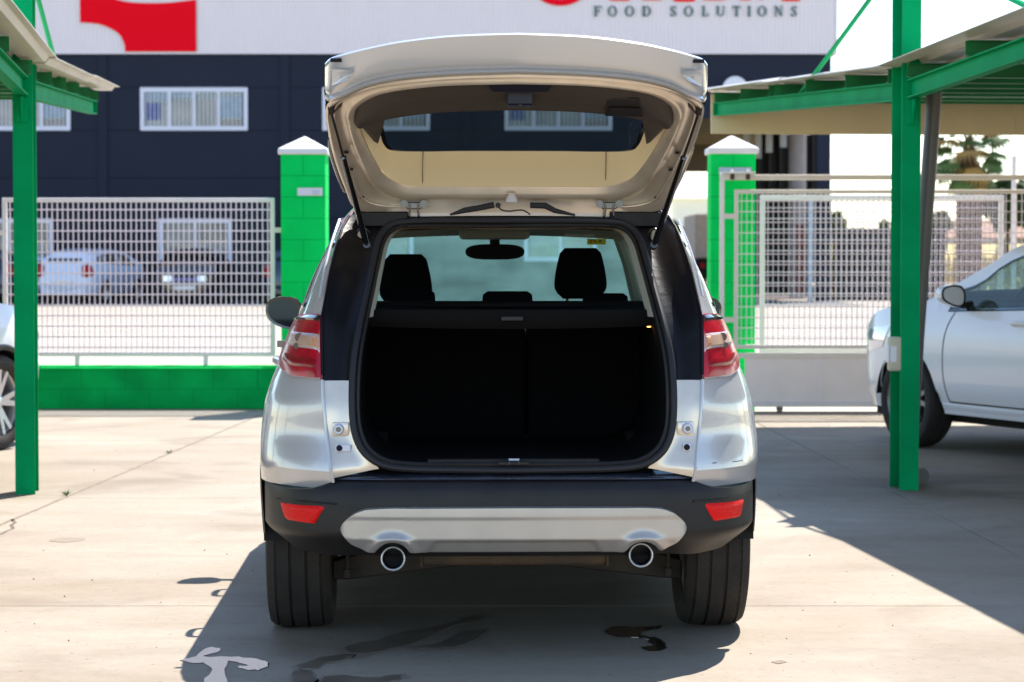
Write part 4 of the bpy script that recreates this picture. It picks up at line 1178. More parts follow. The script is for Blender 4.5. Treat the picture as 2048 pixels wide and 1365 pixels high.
def headrest(t, u, v, zt, w, h, cloth='seat_cloth', posts=True, taper=.72, d=.05):
    b = MB(); rows = []
    N = 24
    for i in range(11):
        q = i / 10; z = zt - h + h * q
        ww = w * (.80 + .2 * ease(q * 4)) * (1 - (1 - taper) * max(0, (q - .25) / .75) ** 1.6)
        dd = d * (1 - .25 * q)
        if i in (0, 10): z += .0
        e = 1.0 if 0 < i < 10 else .82
        ring = []
        for k in range(N):
            a = 2 * math.pi * k / N; c = math.copysign(abs(math.cos(a)) ** .5, math.cos(a)); s_ = math.copysign(abs(math.sin(a)) ** .7, math.sin(a))
            ring.append((u + c * ww / 2 * e, v + s_ * dd * e, z))
        rows.append(ring)
    b.grid(rows, close_u=True); b.f.append(tuple(range(N))[::-1]); k = len(b.v) - N; b.f.append(tuple(k + i for i in range(N)))
    o = b.obj('headrest', cloth, t, smooth=True, angle=70)
    if posts:
        p = MB()
        for s_ in (-1, 1): p.tube([(u + s_ * w * .25, v, zt - h + .01), (u + s_ * w * .25, v + .01, zt - h - .12)], .006, 8)
        p.obj('headrest_posts', 'dull_metal', o, smooth=True)
    return o
def door_mirror(t, sh, sd, v, z, paint, w=.21, h=.15, glass='mirror_glass'):
    root = MB(); u0 = sh.u(v, z) * sd
    N = 24; rows = []
    for (dv, sc) in ((.0, .93), (.004, 1.0), (.05, 1.02), (.10, .86), (.14, .55), (.155, .2)):
        ring = []
        for k in range(N):
            a = 2 * math.pi * k / N; c = math.copysign(abs(math.cos(a)) ** .75, math.cos(a)); s_ = math.copysign(abs(math.sin(a)) ** .75, math.sin(a))
            hh = h / 2 * (1 - .22 * (c * sd if False else c))
            ring.append((u0 + sd * (.075 + w / 2) + sd * (c * w / 2 * sc), v + dv, z + .02 + s_ * hh * sc + .012 * c * sc))
        rows.append(ring)
    root.grid(rows, close_u=True); k = len(root.v) - N; root.f.append(tuple(k + i for i in range(N)))
    o = root.obj('door_mirror', paint, t, smooth=True, fixn=True)
    g = MB(); N2 = 24; ring = []; ring2 = []
    for k in range(N2):
        a = 2 * math.pi * k / N2; c = math.copysign(abs(math.cos(a)) ** .75, math.cos(a)); s_ = math.copysign(abs(math.sin(a)) ** .75, math.sin(a))
        hh = h / 2 * (1 - .22 * c)
        ring.append((u0 + sd * (.075 + w / 2) + sd * c * w / 2 * .86, v - .004, z + .02 + s_ * hh * .82 + .012 * c))
        ring2.append((u0 + sd * (.075 + w / 2) + sd * c * w / 2 * .99, v + .002, z + .02 + s_ * hh * .98 + .012 * c))
    g.add(ring, [tuple(range(N2))]); gm = g.obj('mirror_glass', glass, o, fixn=True)
    g = MB(); g.grid([ring2, [(p[0], p[1] - .010, p[2]) for p in ring2], [(p[0], p[1] - .003, p[2]) for p in ring]], close_u=True); g.obj('mirror_surround', 'black_gloss', o, smooth=True, fixn=True)
    b = MB(); b.tube([(u0 - sd * .02, v + .03, z - .045), (u0 + sd * .05, v + .04, z - .05), (u0 + sd * .13, v + .05, z - .03)], [.032, .026, .03], 10); b.obj('mirror_foot', 'black_plastic', o, smooth=True)
    return o
def handle(t, sh, sd, v, z, m, l=.20):
    b = MB()
    p0 = sh.P(v - l/2, z, sd, .002); p1 = sh.P(v - l/2 + .02, z, sd, .034); p2 = sh.P(v, z, sd, .042); p3 = sh.P(v + l/2 - .02, z, sd, .034); p4 = sh.P(v + l/2, z, sd, .002)
    b.tube(smooth_path([p0, p1, p2, p3, p4], 4), [.011] + [.014] * 15 + [.011], 10); b.obj('door_handle', m, t, smooth=True)
def steering(t, u, v, z):
    b = MB(); N = 28; b.tube([(u + .185 * math.cos(2*math.pi*k/N), v + .06 * math.sin(2*math.pi*k/N), z + .175 * math.sin(2*math.pi*k/N)) for k in range(N)], .016, 8, closed=True)
    b.box(u - .05, v, z - .05, u + .05, v + .05, z + .05); b.box(u - .17, v, z - .015, u + .17, v + .02, z + .015)
    b.obj('steering_wheel', 'under_black', t, smooth=True)
# ================================================================ THE SILVER CAR WITH ITS TAILGATE OPEN
O0 = Vector((.008, 8.30, 0)); YAW = math.atan(.032)
car = thing('suv', 'silver compact suv seen from behind with its tailgate raised and boot open', 'car', tuple(O0), YAW)
MI = Matrix.Rotation(-YAW, 3, 'Z')
def LC(px, py, v):
    """car-frame point seen at px, py in the plane v = const of the car"""
    a = (px - CX) / F; b = -(py - CY) / F
    d = MI @ Vector((a, math.cos(PITCH) + b * math.sin(PITCH), -math.sin(PITCH) + b * math.cos(PITCH)))
    o = MI @ (Vector((0, 0, CH)) - O0)
    return o + d * ((v - o.y) / d.y)
K = Shell(U=[(.30, .86), (.38, .895), (.50, .905), (.72, .915), (.86, .903), (.95, .878), (1.05, .838), (1.12, .812), (1.2, .775), (1.3, .742), (1.42, .69), (1.52, .64), (1.60, .585), (1.66, .52)],
          ur=[(.3, .62), (.62, .625), (.8, .652), (.95, .665), (1.2, .672), (1.26, .662), (1.37, .645), (1.45, .628), (1.55, .600), (1.62, .52)],
          vr=[(.3, .09), (.60, .088), (.63, .078), (.655, .064), (.668, .060), (.69, .066), (.70, .071), (.775, .108), (.79, .113), (.81, .116), (.875, .120), (.90, .124), (.95, .142), (1.0, .160), (1.2, .235), (1.37, .36), (1.47, .47), (1.56, .60), (1.64, .72)],
          top=[(0, 1.585), (.4, 1.605), (1.2, 1.635), (2.0, 1.635), (2.55, 1.60), (2.75, 1.52), (3.35, 1.10), (3.5, 1.05), (4.0, 1.0), (4.35, .92), (4.5, .80)],
          zb=[(.6, 1.24), (1.0, 1.17), (2.0, 1.12), (3.0, 1.06), (3.35, 1.03)], zw=[(.3, 1.42), (.9, 1.50), (1.6, 1.53), (2.4, 1.50), (2.75, 1.42), (3.0, 1.25), (3.2, 1.10)],
          L=4.5, wb=(.93, 3.62), nose=[(3.7, 1), (4.1, .95), (4.3, .86), (4.42, .75), (4.5, .64)], ws=(2.60, 3.38), rearopen=True, sill=.31, nlow=30)
K.sillz = lambda v: .605 if v < .60 else (.31)
K.crease = 14
bo = body_sides(K, car, 'silver_paint', 'glass_side', [(.50, 1.1), (1.17, 2.02), (2.10, 3.0)], extra=(.50, 1.1, 1.17, 2.02, 2.10, 3.0), glass_rear='glass_tint', screen='glass_wind')
glazing_trim(K, car, [(.50, 1.1), (1.17, 2.02), (2.10, 3.0)]); arch_liner(car, K, .45); arch_lip(car, K, 'black_plastic', w=.045, off=.003)
add_wheels(car, K, 1.80 - .245, .245, 'rim_silver', 5, rim_r=.68)
floor_pan(car, K, .72, .25, .44, 1.35)
for sd in (1, -1): MB().box(min(sd * .70, sd * .86), 1.34, .19, max(sd * .70, sd * .86), 3.2, .33).obj('sill_box', 'under_black', car, bevel=.01)
MB().box(-.66, .46, .40, .66, 1.36, .50).obj('rear_floor_pan', 'under_black', car)
# sills, seams, handles, mirrors, rails
for sd in (1, -1):
    patch(K, [(1.33, .30), (2.2, .30), (3.2, .30)], [(1.33, .40), (2.2, .39), (3.2, .40)], 'black_plastic', 'sill_moulding', car, sd, off=.012)
    strip(K, [(2.06, .40), (2.06, .8), (2.06, 1.12)], .007, 'under_black', 'door_seam', car, sd)
    strip(K, [(3.08, .42), (3.10, .8), (3.02, 1.05)], .007, 'under_black', 'door_seam', car, sd)
    strip(K, [(1.30, .45), (1.28, .70), (1.10, .92), (1.07, 1.16)], .007, 'under_black', 'door_seam', car, sd)
    handle(car, K, sd, 1.33, .985, 'silver_paint'); handle(car, K, sd, 2.38, .965, 'silver_paint')
    door_mirror(car, K, sd, 2.80, 1.13, 'black_gloss', w=.165, h=.145)
    b = MB(); b.tube(smooth_path([(sd * .535, .95, 1.615), (sd * .545, 1.05, 1.648), (sd * .555, 1.8, 1.66), (sd * .55, 2.5, 1.63), (sd * .545, 2.6, 1.60)], 5), .014, 8); b.obj('roof_rail', 'silver_paint', car, smooth=True)
    # black quarter glass and the fuel flap on the right
    patch(K, [(.56, 1.245), (.80, 1.20), (1.08, 1.175)], [(.66, 1.425), (.85, 1.49), (1.08, 1.51)], 'black_gloss', 'quarter_glass', car, sd, off=.002, thick=.002)
    # number of details at rear wheel-arch: mud guard edge
# head lamps (far side, small)
for sd in (1, -1):
    patch(K, [(3.95, .80), (4.25, .74), (4.46, .70)], [(3.95, .88), (4.25, .86), (4.46, .80)], 'head_lamp', 'headlight', car, sd, off=.006)

# ---- opening: seal, jambs, boot interior
half = [(1024, 441, .60), (900, 441, .60), (812, 443, .59), (778, 452, .575), (758, 478, .53), (747, 520, .45), (734, 580, .34), (719, 650, .23), (708, 715, .165), (704, 780, .125), (706, 845, .10), (716, 885, .085), (735, 912, .075), (768, 931, .07), (820, 938, .068), (900, 940, .067), (1024, 941, .066)]
def halfpts(h, flipx=False):
    out = []
    for i, (x, y, v) in enumerate(h):
        p = LC(x, y, v)
        if i in (0, len(h) - 1) and abs(x - 1024) < 20: p.x = 0
        out.append(p)
    return out
def ring_from(h):
    a = halfpts(h); b = [Vector((-p.x, p.y, p.z)) for p in a[1:-1]][::-1]
    return a + b
seal = ring_from(half)
sp_ = [Vector(p) for p in smooth_path(seal, 4, closed=True)]
b = MB(); b.tube([p + Vector((0, -.004, 0)) for p in sp_], .0125, 10, closed=True); so = b.obj('door_seal', 'black_rubber', car, smooth=True)
b = MB(); c0 = Vector((0, .3, 1.1))
def shrink(p, d):
    q = Vector((p.x, 0, p.z - 1.08)); q = q.normalized() * d; return p - q
b.tube([shrink(p, .019) + Vector((0, .010, 0)) for p in sp_], .010, 8, closed=True); b.obj('inner_seal', 'black_plastic', so, smooth=True)
# jamb between the seal and the outer skin: upper black part, lower silver part (left half, then mirrored)
jin = [(812, 443, .59), (778, 452, .575), (758, 478, .53), (747, 520, .45), (734, 580, .34), (719, 650, .23), (708, 715, .165), (705, 762, .135)]
jlow = [(705, 762, .135), (704, 805, .115), (706, 845, .10), (716, 885, .085), (738, 915, .074), (758, 938, .068)]
for sd in (1, -1):
    rows = []
    P_ = [LC(*q) for q in jin]; P_ = [Vector(p) for p in smooth_path(P_, 4)]
    zt = [1.585, 1.575, 1.545, 1.49, 1.39, 1.25, 1.10, P_[-1].z]
    zt = [q[0] for q in smooth_path([(z,) for z in zt], 4)]
    for p, z in zip(P_, zt):
        z = max(z, P_[-1].z); e = Vector((K.ur(z) - .004, K.vr(z) + .002, z)) if z < 1.57 else Vector((lerp(.60, .52, (z - 1.57) / .015), .62, z))
        a = Vector((-abs(p.x) * -1, p.y, p.z)); a.x = abs(p.x); n_ = []
        for k in range(7):
            t_ = k / 6; q = a.lerp(e, t_); q.y += .032 * math.sin(math.pi * min(1, t_ * 1.25)) ** 1 * (1 - .3 * t_) if 0 < t_ < .8 else 0
            n_.append(Vector((q.x * sd, q.y, q.z)))
        rows.append(n_)
    MB().grid(rows, flip=sd > 0).obj('jamb', 'black_jamb', car, smooth=True, angle=60)
    rows = []
    P_ = [Vector(p) for p in smooth_path([LC(*q) for q in jlow], 4)]
    z0 = P_[0].z
    for i, p in enumerate(P_):
        z = lerp(z0, .645, i / (len(P_) - 1)); e = Vector((K.ur(z) - .004, K.vr(z) + .002, z)); a = Vector((abs(p.x), p.y, p.z)); n_ = []
        for k in range(6):
            t_ = k / 5; q = a.lerp(e, t_); q.y += (.012 if 0 < t_ < 1 else 0) * (1 - t_)
            n_.append(Vector((q.x * sd, q.y, q.z)))
        rows.append(n_)
    MB().grid(rows, flip=sd > 0).obj('lower_jamb', 'silver_inner', car, smooth=True, angle=60)
    # the flange ridge between jamb and quarter panel
    b = MB(); b.tube([(sd * (K.ur(z) - .001), K.vr(z) - .001, z) for z in [.63 + .05 * i for i in range(8)]], .006, 8); b.obj('flange', 'silver_paint', car, smooth=True)
    b = MB(); b.tube([(sd * (K.ur(z) - .001), K.vr(z) - .002, z) for z in [1.0 + .04 * i for i in range(15)]], .005, 8); b.obj('flange', 'black_jamb', car, smooth=True)
    # bright inner edge strip of the D pillar skin
    b = MB(); b.tube([(sd * (K.ur(z) + .020), K.vr(z) - .002 + .008, z) for z in [1.27 + .025 * i for i in range(12)]], .0055, 8); b.obj('pillar_edge', 'silver_paint', car, smooth=True)
    # rubber buffer with its well, screw point
    px = 677 if sd < 0 else 677
    for (x, y, r0, kind) in ((677, 859, .020, 'buffer'), (679, 896, .0105, 'screw')):
        p = LC(x, y, .10); u_ = abs(p.x) * sd; v_ = K.vr(p.z) - .006
        if kind == 'buffer':
            w_ = MB(); w_.box(u_ - .022 if sd < 0 else u_ - .038, v_ - .006, p.z - .026, u_ + .038 if sd < 0 else u_ + .022, v_ + .012, p.z + .024); w_.obj('buffer_well', 'silver_inner', car, bevel=.005, seg=2, smooth=True)
            MB().lathe([(-.030, .0001), (-.030, r0 * .72), (-.024, r0 * .8), (-.016, r0), (.004, r0 * 1.1)], 20, 'y').obj('rubber_buffer', 'sign_white', car, loc=(u_, v_ + .006, p.z), smooth=True)
            MB().lathe([(-.0325, .0001), (-.0325, r0 * .42), (-.0295, r0 * .46)], 16, 'y').obj('buffer_tip', 'dull_metal', car, loc=(u_, v_ + .006, p.z), smooth=True)
        else:
            MB().box(u_ - .014, v_ - .004, p.z - .013, u_ + .040 * -sd if sd < 0 else u_ + .014, v_ + .008, p.z + .012).obj('screw_plate', 'sign_white', car, bevel=.003)
            MB().lathe([(-.0065, .0001), (-.0065, r0), (.004, r0 * 1.15)], 16, 'y').obj('screw', 'pipe_black', car, loc=(u_, v_, p.z), smooth=True)
# roof edge plate above the opening (silver) with black ends
b = MB(); rows = []
for k in range(-10, 11):
    u_ = .54 * k / 10; cr = .045 * (1 - abs(k / 10 * .9) ** 2.4)
    rows.append([(u_, .60, 1.545 + cr * .35), (u_, .595, 1.567 + cr * .5), (u_, .66, 1.588 + cr), (u_, .74, 1.592 + cr)])
b.grid(rows, flip=True).obj('roof_flange', 'silver_paint', car, smooth=True)
for sd in (1, -1):
    MB().box(min(sd * .37, sd * .56), .585, 1.52, max(sd * .37, sd * .56), .60, 1.575).obj('corner_cover', 'black_jamb', car, bevel=.004)
    MB().lathe([(-.012, .0001), (-.012, .020), (-.004, .024), (.01, .024)], 20, 'y').obj('grommet', 'black_gloss', car, loc=(sd * .535, .555, 1.488), smooth=True)
    MB().lathe([(-.0125, .024), (-.0065, .028), (.0, .026)], 24, 'y').obj('grommet_ring', 'dull_metal', car, loc=(sd * .535, .560, 1.488), smooth=True)
MB().box(-.57, .70, 1.53, .57, .72, 1.598).obj('roof_crossmember', 'black_plastic', car)
# boot interior: floor, sides, seat backs, cover
cb = MB()
def inr(p, d, v): q = shrink(p, d); return Vector((q.x, v, q.z))
rim_ = [shrink(p, .026) + Vector((0, .014, 0)) for p in sp_]
rim2 = [Vector((p.x * 1.01, p.y + .10, p.z)) for p in rim_]
low = [p for p in sp_]
rows = [rim_, [Vector((p.x * 1.02, p.y + .12, min(p.z, 2))) for p in rim_]]
# below the parcel cover the lining is black carpet, above it pale headlining
cut = 1.20
nn = len(rim_)
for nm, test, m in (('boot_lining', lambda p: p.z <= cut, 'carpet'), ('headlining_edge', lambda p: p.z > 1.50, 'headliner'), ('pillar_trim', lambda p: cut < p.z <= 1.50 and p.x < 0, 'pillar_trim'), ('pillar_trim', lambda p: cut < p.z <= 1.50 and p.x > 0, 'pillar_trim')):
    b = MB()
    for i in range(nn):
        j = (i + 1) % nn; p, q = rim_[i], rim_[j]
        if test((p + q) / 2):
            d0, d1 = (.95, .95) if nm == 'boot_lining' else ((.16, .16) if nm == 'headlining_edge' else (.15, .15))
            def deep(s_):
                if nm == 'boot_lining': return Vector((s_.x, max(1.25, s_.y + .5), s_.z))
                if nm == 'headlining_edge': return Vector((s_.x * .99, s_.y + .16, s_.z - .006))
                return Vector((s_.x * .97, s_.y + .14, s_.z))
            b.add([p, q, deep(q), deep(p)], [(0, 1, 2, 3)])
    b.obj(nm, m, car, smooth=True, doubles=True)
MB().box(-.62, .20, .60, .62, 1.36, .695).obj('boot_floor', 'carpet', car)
# rear seat backs, split 60/40
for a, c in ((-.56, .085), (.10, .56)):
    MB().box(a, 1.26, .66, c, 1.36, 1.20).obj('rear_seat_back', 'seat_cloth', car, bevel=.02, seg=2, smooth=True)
for a in (-.19, .20): MB().box(a * 1.0 - .03 - .16, 1.252, .915, a - .16 + .03, 1.262, .935).obj('anchor_cover', 'seat_cloth', car, bevel=.002)
# roller cover
rows = []
for j in range(9):
    v = .40 + .88 * j / 8
    rows.append([(u_ * .60 / 1, v, 1.222 - .010 * math.sin(math.pi * j / 8) * (1 - u_ ** 2) - .004 * (1 - u_ * u_)) for u_ in [k / 8 for k in range(-8, 9)]])
b = MB(); b.grid(rows, flip=True); cov = b.obj('parcel_cover', 'seat_cloth', car, smooth=True)
rows = []
for j in range(7):
    t_ = j / 6; rows.append([(u_ * lerp(.595, .575, t_), .40 + .012 * t_ - .012 * math.sin(math.pi * t_), 1.220 - (.058 + .012 * (1 - u_ * u_)) * t_) for u_ in [k / 12 for k in range(-12, 13)]])
mat('cover_cloth', (.0055, .005, .005), .9, spec=.15)
b = MB(); b.grid(rows); b.obj('cover_flap', 'cover_cloth', cov, smooth=True)
MB().box(-.035, .380, 1.180, .045, .392, 1.196).obj('cover_handle', 'black_plastic', cov, bevel=.002)
MB().lathe([(-.58, .03), (.58, .03)], 16, 'x', cap=True).obj('cover_roller', 'black_plastic', cov, loc=(0, 1.22, 1.205), smooth=True)
# boot lamp
MB().lathe([(-.004, .0001), (-.004, .010), (.004, .010)], 12, 'y').obj('boot_lamp', 'boot_lamp', car, loc=(.50, .42, 1.165), smooth=True)
# latch plate on the boot sill
lt = MB().box(-.055, .058, .688, .055, .075, .702).obj('latch_plate', 'black_plastic', car, bevel=.003)
b = MB(); b.tube([(-.016, .050, .696), (-.016, .036, .710), (.016, .036, .710), (.016, .050, .696)], .005, 8); b.obj('striker', 'chrome', lt, smooth=True)
MB().box(-.30, .085, .690, .30, .115, .708).obj('sill_trim', 'black_plastic', car, bevel=.004)
# ---- seats, headrests, cabin
FH = []
seat(car, -.395 , 2.02, hr_top=1.418, hr_w=.225); seat(car, .345, 2.02, hr_top=1.444, hr_w=.225)
for x0, x1, yt in ((775, 872, 580), (963, 1067, 583), (1163, 1258, 587)):
    p = LC((x0 + x1) / 2, yt, 1.33); w_ = (x1 - x0) / F * 9.65
    headrest(car, p.x, 1.33, p.z, w_, .13, posts=True, taper=.93, d=.045)
MB().box(-.60, 2.95, .95, .60, 3.30, 1.05).obj('dashboard', 'under_black', car, bevel=.03, seg=2, smooth=True)
MB().box(-.26, 2.88, .98, -.02 + .02, 3.0, 1.075).obj('instrument_hood', 'under_black', car, bevel=.02, seg=2, smooth=True)
steering(car, -.36, 2.72, 1.02)
# headlining and the front header
b = MB(); rows = []
for v, z in ((.74, 1.515), (1.0, 1.545), (1.6, 1.56), (2.2, 1.56), (2.55, 1.525), (2.62, 1.502)):
    rows.append([(u_ * .585, v, z - .022 * u_ ** 2) for u_ in [k / 6 for k in range(-6, 7)]])
b.grid(rows); b.obj('headlining', 'headliner', car, smooth=True)
p = LC(988, 468, 2.45)
mat('console_grey', (.50, .52, .45), .6)
MB().box(-.155 + p.x, 2.30, 1.482, .155 + p.x, 2.55, 1.530).obj('roof_console', 'console_grey', car, bevel=.018, seg=2, smooth=True)
# A pillars inside, windscreen side edges
for sd in (1, -1):
    b = MB(); b.tube([(sd * .555, 2.58, 1.50), (sd * .615, 2.80, 1.38), (sd * .69, 3.15, 1.18), (sd * .72, 3.32, 1.08)], [.030, .030, .032, .034], 8); b.obj('windscreen_pillar', 'pillar_trim', car, smooth=True)
    b = MB(); b.tube([(sd * .60, 2.06, 1.50), (sd * .68, 2.06, 1.25), (sd * .74, 2.06, 1.0)], .035, 8); b.obj('door_pillar', 'pillar_trim', car, smooth=True)
# inner mirror
p = LC(990, 506, 2.55); b = MB(); rows = []
N = 24
for dv, s_ in ((0, .9), (.003, 1), (.02, 1), (.035, .8), (.045, .4)):
    rows.append([(p.x + math.copysign(abs(math.cos(a)) ** .6, math.cos(a)) * .133 * s_, p.y + dv, p.z + .004 + math.copysign(abs(math.sin(a)) ** .8, math.sin(a)) * .035 * s_ + 0) for a in [2*math.pi*k/N for k in range(N)]])
b.grid(rows, close_u=True); b.f.append(tuple(range(N))[::-1]); im = b.obj('interior_mirror', 'pipe_black', car, smooth=True, fixn=True)
MB().box(p.x - .022, p.y + .02, p.z + .03, p.x + .022, p.y + .07, p.z + .085).obj('mirror_mount', 'under_black', im, bevel=.006)
b = MB(); b.add([(p.x - .125, p.y - .002, p.z + .006), (p.x - .09, p.y - .002, p.z + .030), (p.x - .085, p.y - .002, p.z + .028), (p.x - .10, p.y - .002, p.z + .012)], [(0, 1, 2, 3)]); 
# stickers on the windscreen
p = LC(1193, 484, 2.60); MB().box(p.x - .042, p.y, p.z - .013, p.x + .042, p.y + .002, p.z + .013).obj('yellow_sticker', 'sticker_yellow', car)
mat('sticker_red', (.55, .12, .03), .6)
for q, m in ((-.028, 'sticker_red'), (-.012, 'sticker_red'), (.012, 'letter_green')): MB().box(p.x + q, p.y - .0012, p.z - .002, p.x + q + .009, p.y - .0002, p.z + .007).obj('sticker_print', m, car)
p = LC(1159, 471, 2.50); MB().box(p.x - .068, p.y - .01, p.z - .007, p.x + .068, p.y - .008, p.z + .007).obj('visor_label', 'sticker_grey', car)

# ---- rear lamps: one body per side wrapping the corner; sub parts for the clear chamber
def lp(sd, t, z, off):  # t = 0 at the jamb, 1 at the outer end
    v = K.vr(z) + .001 + .40 * t ** 1.35
    return K.P(v, z, sd, off)
for sd in (1, -1):
    zt_ = lambda t: 1.205 + .010 * t - .030 * t * t
    zl_ = lambda t: .982 + .006 * t + .07 * max(0, t - .45)
    def lamp_grid(t0, t1, f0, f1, off, m, nm, parent, nt_=16, nz=8, thick=.025, taper=None):
        b = MB(); rows = []
        for j in range(nz + 1):
            s_ = j / nz; row = []
            for i in range(nt_ + 1):
                a = i / nt_; tt = lerp(t0, t1, a)
                lo = lerp(zl_(tt), zt_(tt), f0); hi = lerp(zl_(tt), zt_(tt), f1)
                if taper: m_ = taper(a); lo, hi = lerp(lo, (lo + hi) / 2, m_), lerp(hi, (lo + hi) / 2, m_)
                o = off * (1 - .6 * max(abs(2 * a - 1), abs(2 * s_ - 1)) ** 6)
                row.append(lp(sd, tt, lerp(lo, hi, s_), o))
            rows.append(row)
        back = lambda row: [Vector((p.x * .985, p.y + thick, p.z)) for p in row]
        b.grid([back(rows[0])] + rows + [back(rows[-1])])
        for e in (0, -1):
            side = [r_[e] for r_ in rows]; kk = len(b.v); bk_ = [Vector((p.x * .985, p.y + thick, p.z)) for p in side]
            b.grid([side, bk_])
        return b.obj(nm, m, parent, smooth=True, fixn=True, angle=28)
    L_ = lamp_grid(.0, 1.0, 0, 1, .014, 'lamp_red', 'tail_light', car)
    lamp_grid(.01, .98, .885, .985, .0165, 'black_gloss', 'upper_band', L_, nz=2)
    lamp_grid(.02, .90, .0, .05, .016, 'lamp_rim', 'lower_edge', L_, nz=1)
    lamp_grid(.02, .80, .41, .74, .017, 'lamp_rim', 'chamber_rim', L_, nz=5, taper=lambda a: .35 * ease((a - .82) / .18))
    lamp_grid(.035, .765, .45, .705, .020, 'lamp_clear', 'clear_chamber', L_, nz=5, taper=lambda a: .35 * ease((a - .80) / .2))
    lamp_grid(.035, .16, .45, .705, .0207, 'lamp_orange', 'indicator', L_, nz=3)
    lamp_grid(.05, .78, .10, .38, .0165, 'lamp_dark', 'lower_chamber', L_, nz=3)
    c = lp(sd, .40, lerp(zl_(.4), zt_(.4), .61), .0185); c2 = lp(sd, .42, lerp(zl_(.4), zt_(.4), .475), .0185)
    n_ = Vector((sd * .35, -1, 0)).normalized()
    for cc, r0 in ((c, .0165), (c2, .012)):
        b = MB(); ax = n_; e1 = ax.cross(Vector((0, 0, 1))).normalized(); e2 = Vector((0, 0, 1)); N = 18
        r1 = [cc + (e1 * math.cos(6.2832 * k / N) + e2 * math.sin(6.2832 * k / N)) * r0 for k in range(N)]
        r2 = [cc + n_ * .004 + (e1 * math.cos(6.2832 * k / N) + e2 * math.sin(6.2832 * k / N)) * r0 * .9 for k in range(N)]
        b.grid([r1, r2], close_u=True); b.f.append(tuple(N + k for k in range(N))); b.obj('bulb', 'bulb', L_, smooth=True, fixn=True)
# fuel flap hinge seen at the left edge of the lamp, small black sensor right
p = LC(561, 688, .62); MB().box(-.012, -.01, -.012, .018, .01, .012).obj('fuel_flap_hinge', 'dull_metal', car, loc=(p.x, p.y, p.z), bevel=.002)

# ---- bumper (black plastic), skid plate, reflectors
plan = crom([(0, 0.0), (.30, .006), (.55, .03), (.68, .075), (.76, .14), (.82, .23), (.86, .34), (.885, .46), (.897, .56)])
def bump_v(u): return plan(abs(u))
zprof = crom([(.33, .085), (.38, .045), (.425, .010), (.44, .0), (.50, 0), (.56, 0.002), (.60, .008), (.625, .018), (.645, .045)])
bt = crom([(0, .640), (.60, .640), (.66, .622), (.70, .605), (.80, .598), (.90, .606)])
bl = crom([(0, .374), (.50, .374), (.68, .366), (.90, .366)])
us = [.897 * math.sin(math.pi / 2 * k / 26) for k in range(27)]
us = [-x for x in us[::-1]][:-1] + us
rows = []
for u_ in us:
    a = abs(u_); z0, z1 = bl(a), bt(a); row = []
    nrm = .0
    f_ = 1.0 - .03 * 0
    row.append((u_ * .84, bump_v(u_) + .12 + .10 * (a > .8), z0 + .02))
    for j in range(15):
        z = lerp(z0, z1, j / 14); ins = zprof(z) - (0 if a < .7 else .0); 
        ch_ = max(0, min(1, (.446 - z) / .08)); k_ = 1 - .014 * ease((.45 - z) / .10) - .012 * ease((z - .58) / .05) - .085 * ch_ * ease((a - .55) / .25)
        row.append((u_ * k_, bump_v(u_) + ins * (1 - .5 * ease((a - .75) / .15)) + (0 if a < .5 else .03 * ch_), z))
    row.append((u_ * .975, bump_v(u_) + .085, z1 + (.004 if a > .6 else .010)))
    row.append((u_ * .95, bump_v(u_) + .12, z1 + (.004 if a > .6 else .012)))
    rows.append(row)
bm_ = MB(); bm_.grid(rows); bumper = bm_.obj('bumper', 'black_plastic', car, smooth=True, fixn=True, angle=45)
# glossy wet ledge on top of the bumper
mat('ledge_wet', (.012, .014, .022), .18, coat=1., col2=(.03, .035, .05), vscale=9)
rows = []
for k in range(-20, 21):
    u_ = .635 * k / 20; rows.append([(u_, bump_v(u_) + v, z) for v, z in ((.030, .640), (.036, .647), (.060, .655), (.105, .663))])
MB().grid(rows, flip=False).obj('loading_ledge', 'ledge_wet', car, smooth=True, fixn=True)
# fillers between ledge and seal
rows = []
for k in range(-20, 21):
    u_ = .475 * k / 20; rows.append([(u_, .100, .655), (u_, .090, .668), (u_, .075, .676), (u_, .080, .690)])
MB().grid(rows).obj('sill_cover', 'black_jamb', car, smooth=True, fixn=True)
def on_bump(u_, z, off):
    a = abs(u_); return Vector((u_, bump_v(u_) + zprof(z) * (1 - .5 * ease((a - .75) / .15)) - off, z))
stop = crom([(0, .552), (.40, .550), (.50, .546), (.545, .532), (.575, .510), (.598, .482), (.602, .470)])
sbot = crom([(0, .386), (.50, .386), (.53, .400), (.56, .415), (.59, .450), (.602, .470)])
EXU = [LC(786, 1118, .10).x, LC(1282, 1111, .10).x]
rows = []
N = 120
for i in range(N + 1):
    u_ = -.602 + 1.204 * i / N; a = abs(u_); z1 = stop(a); z0 = sbot(a)
    for e in EXU:
        d = u_ - e
        if abs(d) < .062: z0 = max(z0, .368 + math.sqrt(.062 ** 2 - d * d) * .92)
    row = []
    for j in range(37):
        t_ = j / 36; z = lerp(z0, z1, t_)
        off = .023
        if t_ == 0 or t_ == 1 or i in (0, N): off = -.004
        # recessed lower centre, and a crease at two thirds height
        off -= .0125 * ease((.436 - z) / .008) * ease((.275 - abs(u_) + (.436 - z) * .7) / .014)
        off -= .003 * ease((.516 - z) / .010)
        for e in EXU:
            d = math.hypot(u_ - e, (z - .365) * 1.05); off += .014 * math.exp(-((d - .078) / .018) ** 2) * (1 if z > .36 else 0)
        row.append(on_bump(u_, z, off))
    rows.append(row)
b = MB(); b.grid(rows); skid = b.obj('skid_plate', 'silver_skid', bumper, smooth=True, fixn=True, angle=60)
